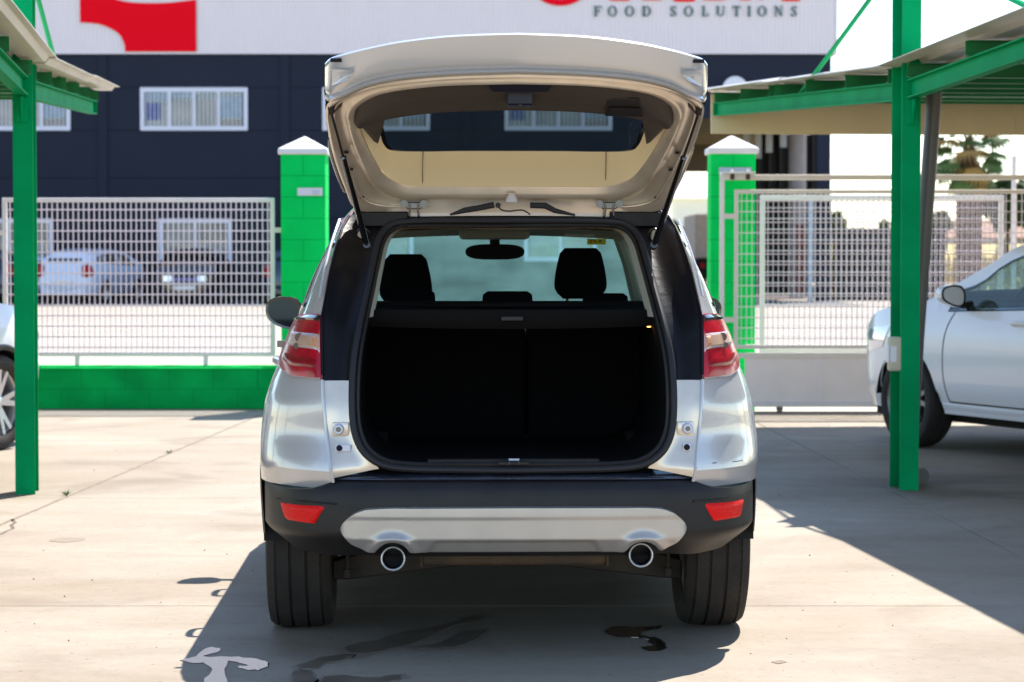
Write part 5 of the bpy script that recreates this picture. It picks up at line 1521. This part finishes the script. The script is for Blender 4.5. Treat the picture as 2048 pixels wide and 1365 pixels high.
# tow-eye cover ring
p = LC(1271, 1027, 0); N = 28
b = MB(); b.tube([on_bump(p.x + .0205 * math.cos(6.2832*k/N), p.z + .0205 * math.sin(6.2832*k/N), .0115) for k in range(N)], .0011, 6, closed=True); b.obj('tow_eye_cover', 'pipe_black', bumper, smooth=True)
# reflectors
for sd in (1, -1):
    q = [(.645, .552), (.826, .548), (.800, .487), (.690, .482)]
    if sd > 0: q = [(.655, .556), (.830, .553), (.812, .490), (.700, .486)]
    b = MB(); rows = []
    for j in range(7):
        t_ = j / 6; row = []
        for i in range(13):
            s_ = i / 12; x = lerp(lerp(q[3][0], q[2][0], s_), lerp(q[0][0], q[1][0], s_), t_); z = lerp(lerp(q[3][1], q[2][1], s_), lerp(q[0][1], q[1][1], s_), t_)
            off = .007 if 0 < j < 6 and 0 < i < 12 else -.004
            row.append(on_bump(sd * x, z, off))
        rows.append(row)
    b.grid(rows); ro = b.obj('reflector', 'reflector_red', bumper, smooth=True, fixn=True, angle=60)
    b = MB(); b.tube([on_bump(sd * x, z, .004) for x, z in ((q[0][0] - .03, q[0][1] + .006), (q[0][0], q[0][1] + .007), ((q[0][0] + q[1][0]) / 2, q[0][1] + .008), (q[1][0] + .004, q[1][1] + .007))], .0035, 6); b.obj('reflector_brow', 'black_plastic', bumper, smooth=True)
    if sd < 0:
        b = MB(); b.grid([[on_bump(-x, z, .0085) for x in (.770, .800)] for z in (.547, .535)] ); 
    b = MB(); rows = []
    # crease under the reflector: lower valance catching ground light
    patchr = None
# scuffs on the right quarter
mat('scratch', (.02, .02, .025), .7)
for (x0, x1, y) in ((1408, 1418, 920), (1425, 1432, 920), (1466, 1484, 921)):
    pts = []
    for k in range(5):
        x = lerp(x0, x1, k / 4); pp = LC(x, y, .25); z = pp.z
        v = .11
        for it in range(12): v = lerp(v, v + (abs(LC(x, y, v).x) - K.u(v, z)) * .8, 1) if K.u(v, z) < abs(LC(x, y, v).x) else v
        pts.append(K.P(v, z, 1, .002))
    b = MB(); b.tube(pts, .0016, 5); b.obj('scratch', 'scratch', car)
mat('tip_chrome', (.95, .97, .95), .45, metal=.6)
# ---- exhaust, muffler, suspension
for i, (x, y) in enumerate(((786, 1118), (1282, 1111))):
    p = LC(x, y, .03)
    b = MB(); b.lathe([(.30, .030), (.01, .0375), (.0, .0385), (-.002, .0405), (.0, .0425), (.012, .0425), (.30, .036)], 32, 'y'); e = b.obj('exhaust_tip', 'pipe_black', car, loc=(p.x, .03, p.z), smooth=True)
    b = MB(); b.lathe([(.004, .036), (-.001, .0375), (-.0035, .0395), (-.001, .042), (.006, .0425)], 40, 'y'); b.obj('tip_rim', 'tip_chrome', e, smooth=True)
    b = MB(); b.lathe([(.05, .0001), (.05, .034)], 20, 'y'); b.obj('tip_bore', 'pipe_black', e)
    b = MB(); b.tube([(p.x, .33, p.z + .0), (p.x * .85, .42, p.z), (p.x * .6, .45, p.z - .005)], .025, 10); b.obj('exhaust_pipe', 'rust_steel', car, smooth=True)
MB().box(-.325, .13, .330, .335, .36, .395).obj('muffler', 'rust_steel', car, bevel=.018, seg=3, smooth=True)
for x in (-.325, .327): MB().box(x, .125, .326, x + .008, .365, .40).obj('muffler_seam', 'rust_steel', car, bevel=.002)
for sd in (1, -1):
    b = MB(); b.prism([(sd * .10, .78, .255), (sd * .35, .78, .225), (sd * .60, .78, .195), (sd * .66, .78, .195), (sd * .66, .78, .265), (sd * .40, .78, .34), (sd * .10, .78, .36)], (0, .09, 0)); b.obj('suspension_arm', 'under_arm', car, bevel=.006, fixn=True)
    b = MB(); b.tube([(sd * .60, .70, .40), (sd * .60, .70, .24)], .008, 8); b.tube([(sd * .60, .70, .245), (sd * .60, .70, .215)], .018, 10); b.obj('drop_link', 'under_arm', car, smooth=True)
    pts = []
    for k in range(60):
        a = k / 59 * 2 * math.pi * 4; pts.append((sd * .50 + .05 * math.cos(a), .86 + .05 * math.sin(a), .27 + .13 * k / 59))
    b = MB(); b.tube(pts, .009, 6); b.obj('coil_spring', 'under_black', car, smooth=True)
    MB().box(min(sd * .06, sd * .16), .70, .265, max(sd * .06, sd * .16), .78, .31).obj('subframe_mount', 'under_arm', car, bevel=.01, seg=2, smooth=True)
MB().box(-.46, .78, .30, .46, .92, .40).obj('subframe', 'under_black', car, bevel=.02)
MB().box(-.12, .74, .270, .12, .80, .30).obj('differential', 'under_arm', car, bevel=.01)
MB().box(-.62, .12, .385, .62, .52, .62).obj('rear_panel', 'under_black', car)

# ---- tailgate, swung up about the roof hinges
def loop(h): return [LC(*q) for q in h]
TG = bpy.data.objects.new('tailgate', None); TG.empty_display_size = .1; link(TG, car)
A = [(1018, 424, .60), (900, 424, .60), (762, 426, .60), (710, 417, .58), (690, 378, .46), (669, 320, .27), (656, 264, .06), (652, 214, -.12), (680, 194, -.22), (738, 171, -.29), (880, 153, -.345), (1036, 148, -.36)]
B = [(1018, 392, .555), (905, 392, .555), (800, 390, .55), (751, 368, .48), (728, 333, .36), (708, 288, .20), (697, 252, .06), (693, 220, -.06), (712, 197, -.16), (765, 174, -.24), (880, 159, -.30), (1036, 155, -.32)]
C = [(1018, 374, .52), (912, 374, .52), (825, 373, .515), (778, 356, .46), (751, 322, .35), (732, 285, .22), (719, 252, .09), (712, 226, .0), (730, 200, -.10), (782, 178, -.20), (890, 165, -.27), (1036, 161, -.29)]
D = [(1022, 303, .36), (918, 303, .36), (850, 304, .358), (786, 302, .35), (768, 290, .31), (761, 270, .25), (757, 251, .18), (757, 236, .13), (775, 215, .08), (820, 200, .04), (900, 192, .0), (1030, 190, -.02)]
def full(hp, k=5):
    """half loop of car-frame points -> closed smooth loop"""
    P_ = [Vector(p) for p in hp]; P_[0].x = 0; P_[-1].x = 0
    a = [Vector(p) for p in smooth_path(P_, k)]
    # the ends must be level across the middle
    return a + [Vector((-p.x, p.y, p.z)) for p in a[1:-1]][::-1]
LA, LB, LC_, LD = full(loop(A)), full(loop(B)), full(loop(C)), full(loop(D))
def midl(a, b, t, push=0., up=0.): return [p.lerp(q, t) + Vector((0, -push, -up)) for p, q in zip(a, b)]
# inner frame: flange, raised ring, return to the opening
b = MB(); b.grid([LA, midl(LA, LB, .12, .0, .010), midl(LA, LB, .5, .0, -.006), midl(LA, LB, .86, .0, -.006), midl(LA, LB, 1, .0, .010), midl(LB, LC_, .30, .002, .020), midl(LB, LC_, .7, .0, .014), midl(LB, LC_, 1.0, 0, -.004)], close_u=True)
fr_ = b.obj('inner_frame', 'silver_inner', TG, smooth=True, fixn=False, angle=75)
# silver panel, its ground reflection painted cream, from the opening up to the glass, in three pieces with seams
nL = len(LC_); hN = (nL + 2) // 2
def uat(i): return LC_[i % nL].x
groups = {'c': [], 'l': [], 'r': []}
for i in range(nL):
    j = (i + 1) % nL; m_ = (LC_[i].x + LC_[j].x) / 2; lowside = (LC_[i].y + LC_[j].y) / 2 > .505
    groups['c' if (abs(m_) < .33 and lowside) else ('l' if m_ < 0 else 'r')].append((i, j))
for g in groups.values():
    b = MB()
    for i, j in g:
        rws = []
        for t_, up in ((0, .0), (.04, -.004), (.5, .010), (.94, .0), (1, 0)):
            rws.append([LC_[i].lerp(LD[i], t_) + Vector((0, 0, up)), LC_[j].lerp(LD[j], t_) + Vector((0, 0, up))])
        b.grid(rws)
    b.obj('spoiler_panel', 'spoiler_ground_sheen', TG, smooth=True, doubles=True, fixn=True)
for sd in (1, -1):
    a = LC(845 if sd < 0 else 1211, 372, .512); c = LC(846 if sd < 0 else 1212, 304, .357)
    b = MB(); b.tube([a + Vector((0, -.006, .006)), (a + c) / 2 + Vector((0, -.010, .008)), c + Vector((0, -.004, 0))], .0014, 5); b.obj('panel_seam', 'rust_steel', TG)
lbead = [p.lerp(q, .42) + Vector((0, -.002, -.004)) for p, q in zip(LA, LB)]
b = MB(); b.tube(lbead[8:-8], .0035, 8); b.obj('frame_bead', 'silver_inner', TG, smooth=True)
# glass
b = MB(); n = len(LD); cen = sum(LD, Vector()) / n; inner = [cen + (p - cen) * .55 for p in LD]
b.grid([LD, inner], close_u=True); k = len(b.v) - n; b.v.append(tuple(cen)); kc = len(b.v) - 1
for i in range(n): b.f.append((k + i, k + (i + 1) % n, kc))
b.obj('rear_window', 'glass_tint', TG, smooth=True)
b = MB(); b.grid([LD, [cen + (p - cen) * .965 + Vector((0, -.001, -.0015)) for p in LD]], close_u=True); b.obj('window_border', 'black_gloss', TG, smooth=True)
for r_i in range(6):   # heating wires
    pass
# inner trim (dark), from the ring's upper edge down over the glass edge
T1 = [(706, 236, .02), (708, 216, -.03), (728, 197, -.11), (782, 176, -.205), (890, 163, -.275), (1036, 159, -.295)]
T2 = [(724, 258, .08), (735, 250, .05), (760, 243, .03), (820, 232, .0), (910, 224, -.03), (1036, 221, -.04)]
t1 = [Vector(p) for p in smooth_path([LC(*q) for q in T1], 6)]; t2 = [Vector(p) for p in smooth_path([LC(*q) for q in T2], 6)]
t1[-1].x = 0; t2[-1].x = 0
def mir(a): return a + [Vector((-p.x, p.y, p.z)) for p in a[:-1]][::-1]
t1, t2 = mir(t1), mir(t2)
rows = [[p + Vector((0, .0, .02)) for p in t1], t1]
for s_ in (.08, .25, .5, .75, .93): rows.append([p.lerp(q, s_) + Vector((0, -.0, -.016 * math.sin(math.pi * min(1, s_ * 1.05)) )) for p, q in zip(t1, t2)])
rows += [t2, [p + Vector((0, .01, .03)) for p in t2]]
b = MB(); b.grid(rows); trim = b.obj('inner_trim', 'trim_brown', TG, smooth=True, fixn=True, angle=60)
for sd in (1, -1):   # horn-shaped ends
    h = [(712, 238, .04), (770, 238, .05), (764, 262, .10), (756, 288, .20), (748, 284, .20), (730, 262, .10)]
    pts = [LC(*q) for q in h]; pts = [Vector((abs(p.x) * sd, p.y, p.z)) for p in pts]
    b = MB(); c_ = sum(pts, Vector()) / len(pts) + Vector((0, -.02, -.012))
    k = len(pts); b.add(pts + [c_], [(i, (i + 1) % k, k) for i in range(k)]); b.add([p + Vector((0, .02, .03)) for p in pts] , [tuple(range(k))])
    b.obj('trim_horn', 'trim_brown', trim, smooth=True, fixn=True, angle=80)
# grip recess, latch, lamp cover in the trim
def pocket(quad, m, name, parent, off=.014, thick=.01):
    pts = [LC(*q) for q in quad]; b = MB(); b.prism([p + Vector((0, -off, -off * .4)) for p in pts], (0, thick, thick * .5)); return b.obj(name, m, parent, fixn=True, bevel=.003)
mat('trim_dark', (.018, .015, .014), .5)
gq = pocket([(1207, 224, -.02), (1212, 191, -.12), (1226, 186, -.13), (1276, 191, -.12), (1286, 227, -.02)], 'trim_dark', 'grip_recess', trim, off=.045)
pocket([(1212, 222, -.03), (1217, 206, -.08), (1279, 208, -.08), (1283, 225, -.03)], 'pipe_black', 'grip_shadow', trim, off=.052)
pocket([(972, 166, -.285), (1108, 166, -.285), (1096, 182, -.24), (984, 182, -.24)], 'trim_navy', 'number_lamp_trim', trim, off=.016)
p = LC(1040, 197, -.20)
b = MB(); b.box(-.043, -.02, -.022, .043, .05, .024); b.box(-.040, -.03, -.030, -.006, .02, -.022); b.box(.006, -.03, -.030, .040, .02, -.022)
b.obj('latch', 'trim_navy', TG, loc=tuple(p), bevel=.003)
# outer skin seen on edge: the lower lip of the tailgate
bp = [(650, 192, -.20), (661, 197, -.26), (690, 188, -.30), (738, 168, -.33), (805, 155, -.355), (905, 147, -.37), (1036, 143, -.38)]
tp = [(650, 130, -.25), (663, 119, -.315), (692, 110, -.36), (740, 98, -.395), (808, 85, -.42), (908, 74, -.435), (1036, 69.5, -.445)]
bp_ = [Vector(p) for p in smooth_path([LC(*q) for q in bp], 6)]; tp_ = [Vector(p) for p in smooth_path([LC(*q) for q in tp], 6)]
bp_[-1].x = 0; tp_[-1].x = 0; bp_, tp_ = mir(bp_), mir(tp_)
rows = []
# from the inner frame out: gap, bright lip, band, top edge, top skin
Atop = []
for p in bp_: Atop.append(p + Vector((0, .020, -.010)))
rows.append([p + Vector((0, .05, .004)) for p in bp_]); rows.append(Atop)
rows.append([p + Vector((0, .004, -.006)) for p in bp_]); rows.append([p + Vector((0, -.004, .0)) for p in bp_]); rows.append([p + Vector((0, .010, .010)) for p in bp_])
for s_ in (.18, .35, .55, .75, .9): rows.append([p.lerp(q, s_) + Vector((0, -.004 * math.sin(math.pi * s_) + .003 * (1 - s_), 0)) for p, q in zip(bp_, tp_)])
rows.append(tp_); rows.append([q + Vector((0, .012, .007)) for q in tp_]); 
for s_ in (.25, .5, .75, 1.0): rows.append([Vector((q.x * (1 - .04 * s_), q.y + .36 * s_, q.z + .007 + .012 * math.sin(math.pi * s_) - .055 * s_)) for q in tp_])
b = MB(); b.grid(rows); skin = b.obj('outer_skin', 'silver_paint', TG, smooth=True, fixn=True, angle=60)
for sd in (1, -1):
    p = LC(672, 121, -.34); MB().box(-.018, -.004, -.006, .018, .004, .006).obj('skin_slot', 'pipe_black', skin, loc=(sd * abs(p.x), p.y - .004, p.z))
    # moulded corner cup
    q = [LC(*z) for z in ((664, 139, -.325), (705, 141, -.36), (704, 152, -.352), (690, 163, -.34), (664, 172, -.30))]
    q = [Vector((sd * abs(p.x), p.y - .006, p.z)) for p in q]; c_ = sum(q, Vector()) / 5 + Vector((0, .022, .0))
    b = MB(); b.add(q + [c_], [(i, (i + 1) % 5, 5) for i in range(5)]); b.obj('corner_cup', 'silver_paint', skin, smooth=True, angle=80)
    # flank of the gate from the frame's outer edge up to the skin
    fl = [(710, 417, .58), (690, 378, .46), (669, 320, .27), (656, 264, .06), (652, 214, -.12), (650, 192, -.20)]
    f_ = [LC(*z) for z in fl]; f_ = [Vector(p) for p in smooth_path(f_, 5)]
    lo = [Vector((sd * abs(p.x), p.y, p.z)) for p in f_]
    hi = [p + Vector((-sd * .012, .0, .045 + .02 * k / len(lo))) for k, p in enumerate(lo)]
    mid_ = [p + Vector((sd * .004, 0, .018)) for p in lo]
    hi2 = [p + Vector((-sd * .14, .01, .012)) for p in hi]
    b = MB(); b.grid([lo, mid_, hi, hi2]); b.obj('gate_flank', 'silver_paint', TG, smooth=True, fixn=True, angle=60)
    # black spoiler cheek outside the gate
    ch = [(662, 278, .22), (661, 300, .28), (668, 330, .36), (679, 362, .45), (692, 392, .52)]
    c1 = [LC(*z) for z in ch]; c1 = [Vector((sd * abs(p.x), p.y + .02, p.z + .012)) for p in smooth_path([LC(*z) for z in ch], 4) for p in [Vector(p)]]
    b = MB(); b.tube(c1, [.004] + [.010] * (len(c1) - 2) + [.004], 8); b.obj('spoiler_cheek', 'black_gloss', TG, smooth=True)
    # plugs in the frame
    for (x, y, v, r0) in ((700, 250, .06, .008), (693, 303, .24, .008), (702, 337, .35, .0085), (724, 393, .54, .0085)):
        p = LC(x, y, v); b = MB(); b.lathe([(-.004, .0001), (-.004, r0 * .9), (.004, r0)], 14, 'z'); o = b.obj('plug', 'rust_steel' if y > 380 else 'pipe_black', TG, loc=(sd * abs(p.x), p.y - .004, p.z - .004), smooth=True); o.scale = (1, 1.4, 1)
    p = LC(706, 208, -.12); 
    # upper strut bracket and black weather plug
    bq = [LC(*z) for z in ((655, 196, -.14), (686, 198, -.14), (684, 212, -.10), (672, 222, -.08), (664, 232, -.06), (657, 222, -.10))]
    bq = [Vector((sd * abs(p.x), p.y - .012, p.z - .004)) for p in bq]
    b = MB(); b.prism(bq, (0, .02, .012)); b.obj('strut_bracket', 'rust_steel', TG, bevel=.003, fixn=True)
    # gas strut
    s0 = LC(662, 222, -.10); s1 = LC(682, 306, .14); s2 = LC(734, 492, .43)
    s0, s1, s2 = [Vector((sd * abs(p.x), p.y - .018, p.z)) for p in (s0, s1, s2)]
    s1 = s0.lerp(s2, .33)
    st_ = MB().tube([s0, s1], .0045, 10).obj('gas_strut', 'pipe_black', TG, smooth=True)
    MB().tube([s1 - (s2 - s1) * .01, s1, s2 - (s2 - s1) * .06, s2], [.006, .0115, .0115, .007], 14).obj('strut_cylinder', 'black_gloss', st_, smooth=True)
    MB().tube([s0 + (s0 - s1) * .05 + Vector((0, 0, .01)), s0 + (s1 - s0) * .06], .010, 10).obj('strut_end', 'black_plastic', st_, smooth=True)
    MB().tube([s2 + Vector((0, .02, -.004)), s2, s2 + Vector((0, -.012, .004))], .013, 12).obj('strut_ball', 'dull_metal', st_, smooth=True)
    # hinge: bracket with two washers and bolts
    hx = LC(828 if sd < 0 else 1218, 412, .57)
    hb = MB().box(-.028, -.004, -.012, .028, .008, .012).obj('hinge', 'dull_metal', TG, loc=tuple(hx + Vector((0, -.012, .0))), bevel=.003)
    for dx in (-.036, .036):
        MB().lathe([(-.006, .0001), (-.006, .0085), (-.002, .0085), (-.002, .014), (.003, .014)], 16, 'y').obj('hinge_bolt', 'dull_metal', hb, loc=(dx, -.004, .006), smooth=True)
    for dx in (-.017, .017):
        b = MB(); b.tube([(dx, -.008, .006), (dx * .8, -.006, -.012), (dx, .0, -.034), (dx, .03, -.040)], .004, 8); b.obj('hinge_arm', 'dull_metal', hb, smooth=True)
# top edge of the frame at the hinge side: bright ledge and the little triangular hole
b = MB(); rows = []
for k in range(-24, 25):
    u_ = .545 * k / 24; rows.append([(u_, .60, 1.600 - .010 * abs(k / 24) ** 2), (u_, .585, 1.596 - .010 * abs(k / 24) ** 2), (u_, .60, 1.586 - .01 * abs(k / 24) ** 2), (u_, .625, 1.582 - .01 * abs(k / 24) ** 2)])
b.grid(rows); b.obj('gutter_strip', 'dull_metal', TG, smooth=True)
q = [LC(*z) for z in ((1016, 387, .54), (1030, 387, .54), (1037, 404, .57), (1009, 404, .57))]
b = MB(); b.prism([p + Vector((0, -.020, -.002)) for p in q], (0, .004, .002)); b.obj('frame_window', 'sign_white', TG, fixn=True)
for a_, c_ in ((0, 3), (1, 2), (0, 1)):
    b = MB(); b.tube([q[a_] + Vector((0, -.022, -.002)), q[c_] + Vector((0, -.022, -.002))], .003, 6); b.obj('window_rib', 'silver_inner', TG, smooth=True)
# cable and grommets by the hinge
b = MB(); b.tube([LC(x, y, .56) + Vector((0, -.02, 0)) for x, y in smooth_path([(996, 411), (1002, 420), (1018, 423), (1035, 421), (1048, 422), (1060, 430)], 5)], .003, 6); b.obj('cable', 'black_rubber', TG, smooth=True)
b = MB(); b.tube([LC(x, y, .56) + Vector((0, -.012, 0)) for x, y in ((900, 430), (930, 421), (960, 416), (988, 410))], [.004, .011, .011, .012], 10); b.obj('washer_hose', 'black_rubber', TG, smooth=True)
b = MB(); b.tube([LC(x, y, .56) + Vector((0, -.012, 0)) for x, y in ((1060, 411), (1090, 412), (1110, 422), (1150, 431))], [.011, .012, .010, .004], 10); b.obj('cable_sleeve', 'black_rubber', TG, smooth=True)
p = LC(996, 411, .555); MB().lathe([(-.008, .0001), (-.008, .007), (.0, .010), (.006, .010)], 14, 'y').obj('grommet', 'black_rubber', TG, loc=tuple(p + Vector((0, -.012, 0))), smooth=True)

# ================================================================ OTHER CARS
mat('mirror_painted_reflection', (.70, .70, .72), .3, metal=.0, coat=.5)  # pale colour painted in place of the sky and ground mirrored in the glass
def place(sh, name, label, wheel_world, wheel_v, side, heading, group=None):
    """the point under one wheel stands at wheel_world; heading = degrees left of +Y"""
    th = R(heading); Rm = Matrix.Rotation(th, 3, 'Z'); o = Vector(wheel_world) - Rm @ Vector((side, wheel_v, 0))
    return thing(name, label, 'car', tuple(o), th, group)
def suv_shell(L=4.6, W_=.93, H=1.66, wr=.345, wsh=0.):
    k = W_ / .922
    return Shell(U=[(.30, .85 * k), (.40, .90 * k), (.55, .922 * k), (.75, .925 * k), (.9, .905 * k), (1.0, .87 * k), (1.06, .84 * k), (1.2, .79 * k), (1.35, .73 * k), (1.5, .65 * k), (H, .56 * k)],
                 ur=[(.3, .66), (.95, .70), (1.2, .66), (1.5, .56), (H, .50)], vr=[(.3, .06), (.5, 0), (.8, .03), (1.0, .08), (1.2, .18), (1.5, .42), (H, .60)],
                 top=[(0, H - .09), (.3, H - .05), (1.2, H), (2.2, H), (2.7 + wsh, H - .07), (2.95 + wsh, H - .19), (3.45 + wsh, 1.13), (3.6 + wsh, 1.07), (4.1, .99), (L - .22, .88), (L - .08, .78), (L, .66)],
                 zb=[(.3, 1.16), (1.0, 1.10), (2.0, 1.05), (3.2, 1.01), (3.5, 1.0)], zw=[(.3, H - .22), (.9, H - .13), (1.6, H - .10), (2.4 + wsh, H - .11), (2.75 + wsh, H - .19), (3.0 + wsh, H - .34), (3.35 + wsh, 1.12)],
                 L=L, wb=(.92, L - .93), nose=[(L - .75, 1), (L - .4, .94), (L - .2, .85), (L - .08, .74), (L, .62)], ws=(2.72 + wsh, 3.48 + wsh), sill=.27, wr=wr, arch=wr + .045)
# white car under the right carport
Wt = suv_shell(L=4.55, H=1.535, wsh=-.12)
wc = place(Wt, 'estate_car', 'white car parked nose away under the right carport, cut by the right edge', (2.94, 17.65, 0), Wt.wb[1], -.85, 24)
wins = [(.50, 1.0), (1.08, 1.95), (2.06, 3.15)]
body_sides(Wt, wc, 'white_paint', 'glass_clear', wins, extra=tuple(x for w in wins for x in w), glass_rear='glass_side')
glazing_trim(Wt, wc, wins); arch_liner(wc, Wt, .50); add_wheels(wc, Wt, 1.64, .225, 'rim_grey', 5, rim_r=.70); floor_pan(wc, Wt, .7, .20, .30, .4)
for sd in (1, -1):
    strip(Wt, [(2.02, .36), (2.00, .75), (2.01, 1.06)], .011, 'under_black', 'door_seam', wc, sd)
    strip(Wt, [(3.10, .36), (3.14, .6), (3.12, .85), (3.06, 1.0)], .010, 'under_black', 'door_seam', wc, sd)
    strip(Wt, [(1.28, .45), (1.25, .70), (1.06, .92), (1.03, 1.08)], .010, 'under_black', 'door_seam', wc, sd)
    strip(Wt, [(1.33, .365), (2.2, .36), (3.10, .36)], .010, 'under_black', 'sill_seam', wc, sd)
    handle(wc, Wt, sd, 2.22, .93, 'white_paint', l=.22); handle(wc, Wt, sd, 1.22, .97, 'white_paint', l=.22)
    MB().lathe([(0, .018), (.004, .016)], 12, 'x', cap=True).obj('door_lock', 'dull_metal', wc, loc=tuple(Wt.P(2.07, .93, sd, .0)), smooth=True)
    door_mirror(wc, Wt, sd, 2.90, 1.10, 'white_paint', w=.20, h=.15, glass='mirror_painted_reflection')
    patch(Wt, [(L_, z) for L_, z in ((3.95, .72), (4.2, .68), (4.46, .64))], [(3.85, .88), (4.15, .86), (4.46, .78)], 'head_lamp', 'headlight', wc, sd, off=.006)
    patch(Wt, [(.02, .88), (.2, .90), (.32, .93)], [(.02, 1.02), (.2, 1.03), (.32, 1.02)], 'lamp_red', 'tail_light', wc, sd, off=.008)
    patch(Wt, [(1.35, .27), (2.2, .27), (3.2, .27)], [(1.35, .345), (2.2, .34), (3.2, .345)], 'white_paint', 'sill', wc, sd, off=.014)
for u_ in (-.38, .38): seat(wc, u_, 2.05, hr_top=1.40)
MB().box(-.55, 1.0, .45, .55, 1.35, 1.10).obj('rear_bench', 'seat_cloth', wc, bevel=.04, seg=2, smooth=True)
MB().box(-.62, 2.95, .80, .62, 3.35, 1.04).obj('dashboard', 'under_black', wc, bevel=.03, seg=2, smooth=True); steering(wc, -.36, 2.78, 1.02)
MB().box(-.70, .5, .30, .70, 3.4, .36).obj('cabin_floor', 'under_black', wc)
# pale car at the left edge
Ls = suv_shell(L=4.5, H=1.6)
lc = place(Ls, 'estate_car', 'pale silver car with alloy wheels parked at the left edge behind the left green post', (-3.73, 17.35, 0), Ls.wb[1], .85, -20)
body_sides(Ls, lc, 'white_paint', 'glass_side', wins, extra=tuple(x for w in wins for x in w), glass_rear='glass_tint')
glazing_trim(Ls, lc, wins); arch_liner(lc, Ls, .50); arch_lip(lc, Ls, 'black_plastic', w=.03, off=.006); add_wheels(lc, Ls, 1.66, .215, 'rim_silver', 5, rim_r=.72); floor_pan(lc, Ls, .7, .20, .30, .4)
for sd in (1, -1):
    strip(Ls, [(3.10, .36), (3.14, .6), (3.12, .85), (3.06, 1.0)], .010, 'under_black', 'door_seam', lc, sd); strip(Ls, [(2.02, .36), (2.00, .75), (2.01, 1.06)], .011, 'under_black', 'door_seam', lc, sd)
    handle(lc, Ls, sd, 2.22, .93, 'white_paint', l=.22); door_mirror(lc, Ls, sd, 3.02, 1.10, 'white_paint', w=.20, h=.15)
    patch(Ls, [(3.9, .72), (4.2, .68), (4.42, .64)], [(3.8, .88), (4.15, .86), (4.42, .78)], 'head_lamp', 'headlight', lc, sd, off=.006)
MB().box(-.70, .5, .30, .70, 3.4, .36).obj('cabin_floor', 'under_black', lc)

def far_car(px0, px1, Y, face, paint, label, H=1.5, name='parked_car', turn=0, L=4.1):
    """a car by the warehouse; face 'rear' or 'front' is turned to the street"""
    sh = suv_shell(L=L, H=H, W_=.88, wr=.31); X = ((px0 + px1) / 2 - CX) / F * Y
    th = R(turn) + (0 if face == 'rear' else math.pi); Rm = Matrix.Rotation(th, 3, 'Z')
    o = Vector((X, Y, 0)) - Rm @ Vector((0, 0 if face == 'rear' else sh.L, 0))
    t = thing(name, label, 'car', tuple(o), th)
    w2 = [(.5, 1.0), (1.08, 1.95), (2.06, 3.1)]
    body_sides(sh, t, paint, 'glass_dark', w2, extra=tuple(x for w in w2 for x in w), glass_rear='glass_dark')
    arch_liner(t, sh, .5); add_wheels(t, sh, 1.55, .2, 'rim_silver', 5, n=20, tread=False); floor_pan(t, sh, .7, .2, .3, .3)
    for sd in (1, -1):
        patch(sh, [(.0, .72), (.12, .74), (.22, .80)], [(.0, 1.06), (.12, 1.08), (.22, 1.04)], 'lamp_red', 'tail_light', t, sd, off=.012)
        MB().box(min(sd * .56, sd * .69), sh.vr(.9) - .055, .74, max(sd * .56, sd * .69), sh.vr(.9) + .03, 1.05).obj('tail_light', 'lamp_red', t, bevel=.02, seg=2, smooth=True)
        b = MB(); rows = []
        for z in (.62, .70, .78): rows.append([Vector((sd * x, sh.L + .012 + .10 * (1 - (x / .62) ** 2) * (1 - .5 * ease((z - .35) / .5)), z)) for x in (.34, .42, .50, .57)])
        b.grid(rows); b.obj('headlight', 'head_lamp', t, smooth=True)
    MB().box(-.26, -.062, .55, .26, -.03, .66).obj('number_plate', 'plate', t); MB().box(-.26, sh.L + .10, .40, .26, sh.L + .115, .51).obj('number_plate', 'plate', t)
    MB().box(-.33, sh.L + .088, .66, .33, sh.L + .103, .70).obj('grille_bar', 'blue_chrome' if paint == 'black_paint' else 'chrome', t)
    MB().box(-.60, .03, .28, .60, .0, .5).obj('rear_bumper', paint, t)
    return t
far_car(72, 178, 65.5, 'rear', 'white_car_far', 'white hatchback with red tail lights parked by the warehouse', turn=-14, H=1.46)
far_car(306, 434, 64.8, 'front', 'black_paint', 'black car with pale headlights facing the street under the lower warehouse window', turn=0, H=1.48)
far_car(528, 650, 65.2, 'rear', 'blue_paint', 'dark blue car with red tail light, just left of the left green pillar', turn=6, H=1.5)
far_car(-90, 20, 66, 'rear', 'blue_paint', 'dark car with pale roof edge by the warehouse at the left edge', turn=0, H=1.45)
# lorry seen through the passage
TY = 98.0; tx0 = (1390 - CX) / F * TY
t = thing('lorry', 'lorry with pale box body and red tail lights seen through the warehouse passage', 'lorry', (tx0 + 1.2, TY, 0))
MB().box(-1.2, 0, 1.15, 1.2, 6.5, 2.95).obj('box_body', 'house_wall', t, bevel=.03)
MB().box(-1.15, .1, .55, 1.15, 6.3, 1.15).obj('chassis', 'under_black', t)
MB().box(-1.1, 6.6, .6, 1.1, 8.3, 2.6).obj('cab', 'rust_red', t, bevel=.1, seg=2, smooth=True)
for x in (-1.0, .8):
    MB().box(x, -.04, .75, x + .2, .0, .95).obj('tail_light', 'lamp_red', t)
    for y in (1.2, 5.6): MB().lathe([(0, .45), (.28, .45)], 20, 'x', cap=True).obj('wheel', 'tyre', t, loc=(x, y, .45), smooth=True)
MB().box(-1.2, .0, .35, 1.2, .08, .7).obj('rear_bumper', 'under_black', t)

# ================================================================ groups of like things
GROUPS = {'carport': 'green steel carports on both sides of the yard', 'gate_pillar': 'green block gate pillars', 'parked_car': 'cars parked by the warehouse',
          'mesh_fence': 'white welded mesh fence panels', 'tree': 'trees beyond the street', 'house': 'distant houses', 'estate_car': 'pale cars parked under the carports',
          'weed': 'weeds in the slab joints', 'puddle': 'puddles by the silver car', 'wet_stain': 'wet stains on the concrete by the silver car'}
for o in S.objects:
    if o.parent is None:
        k = o.name.split('.')[0]
        if k in GROUPS and o.get('kind') is None: o['group'] = GROUPS[k]
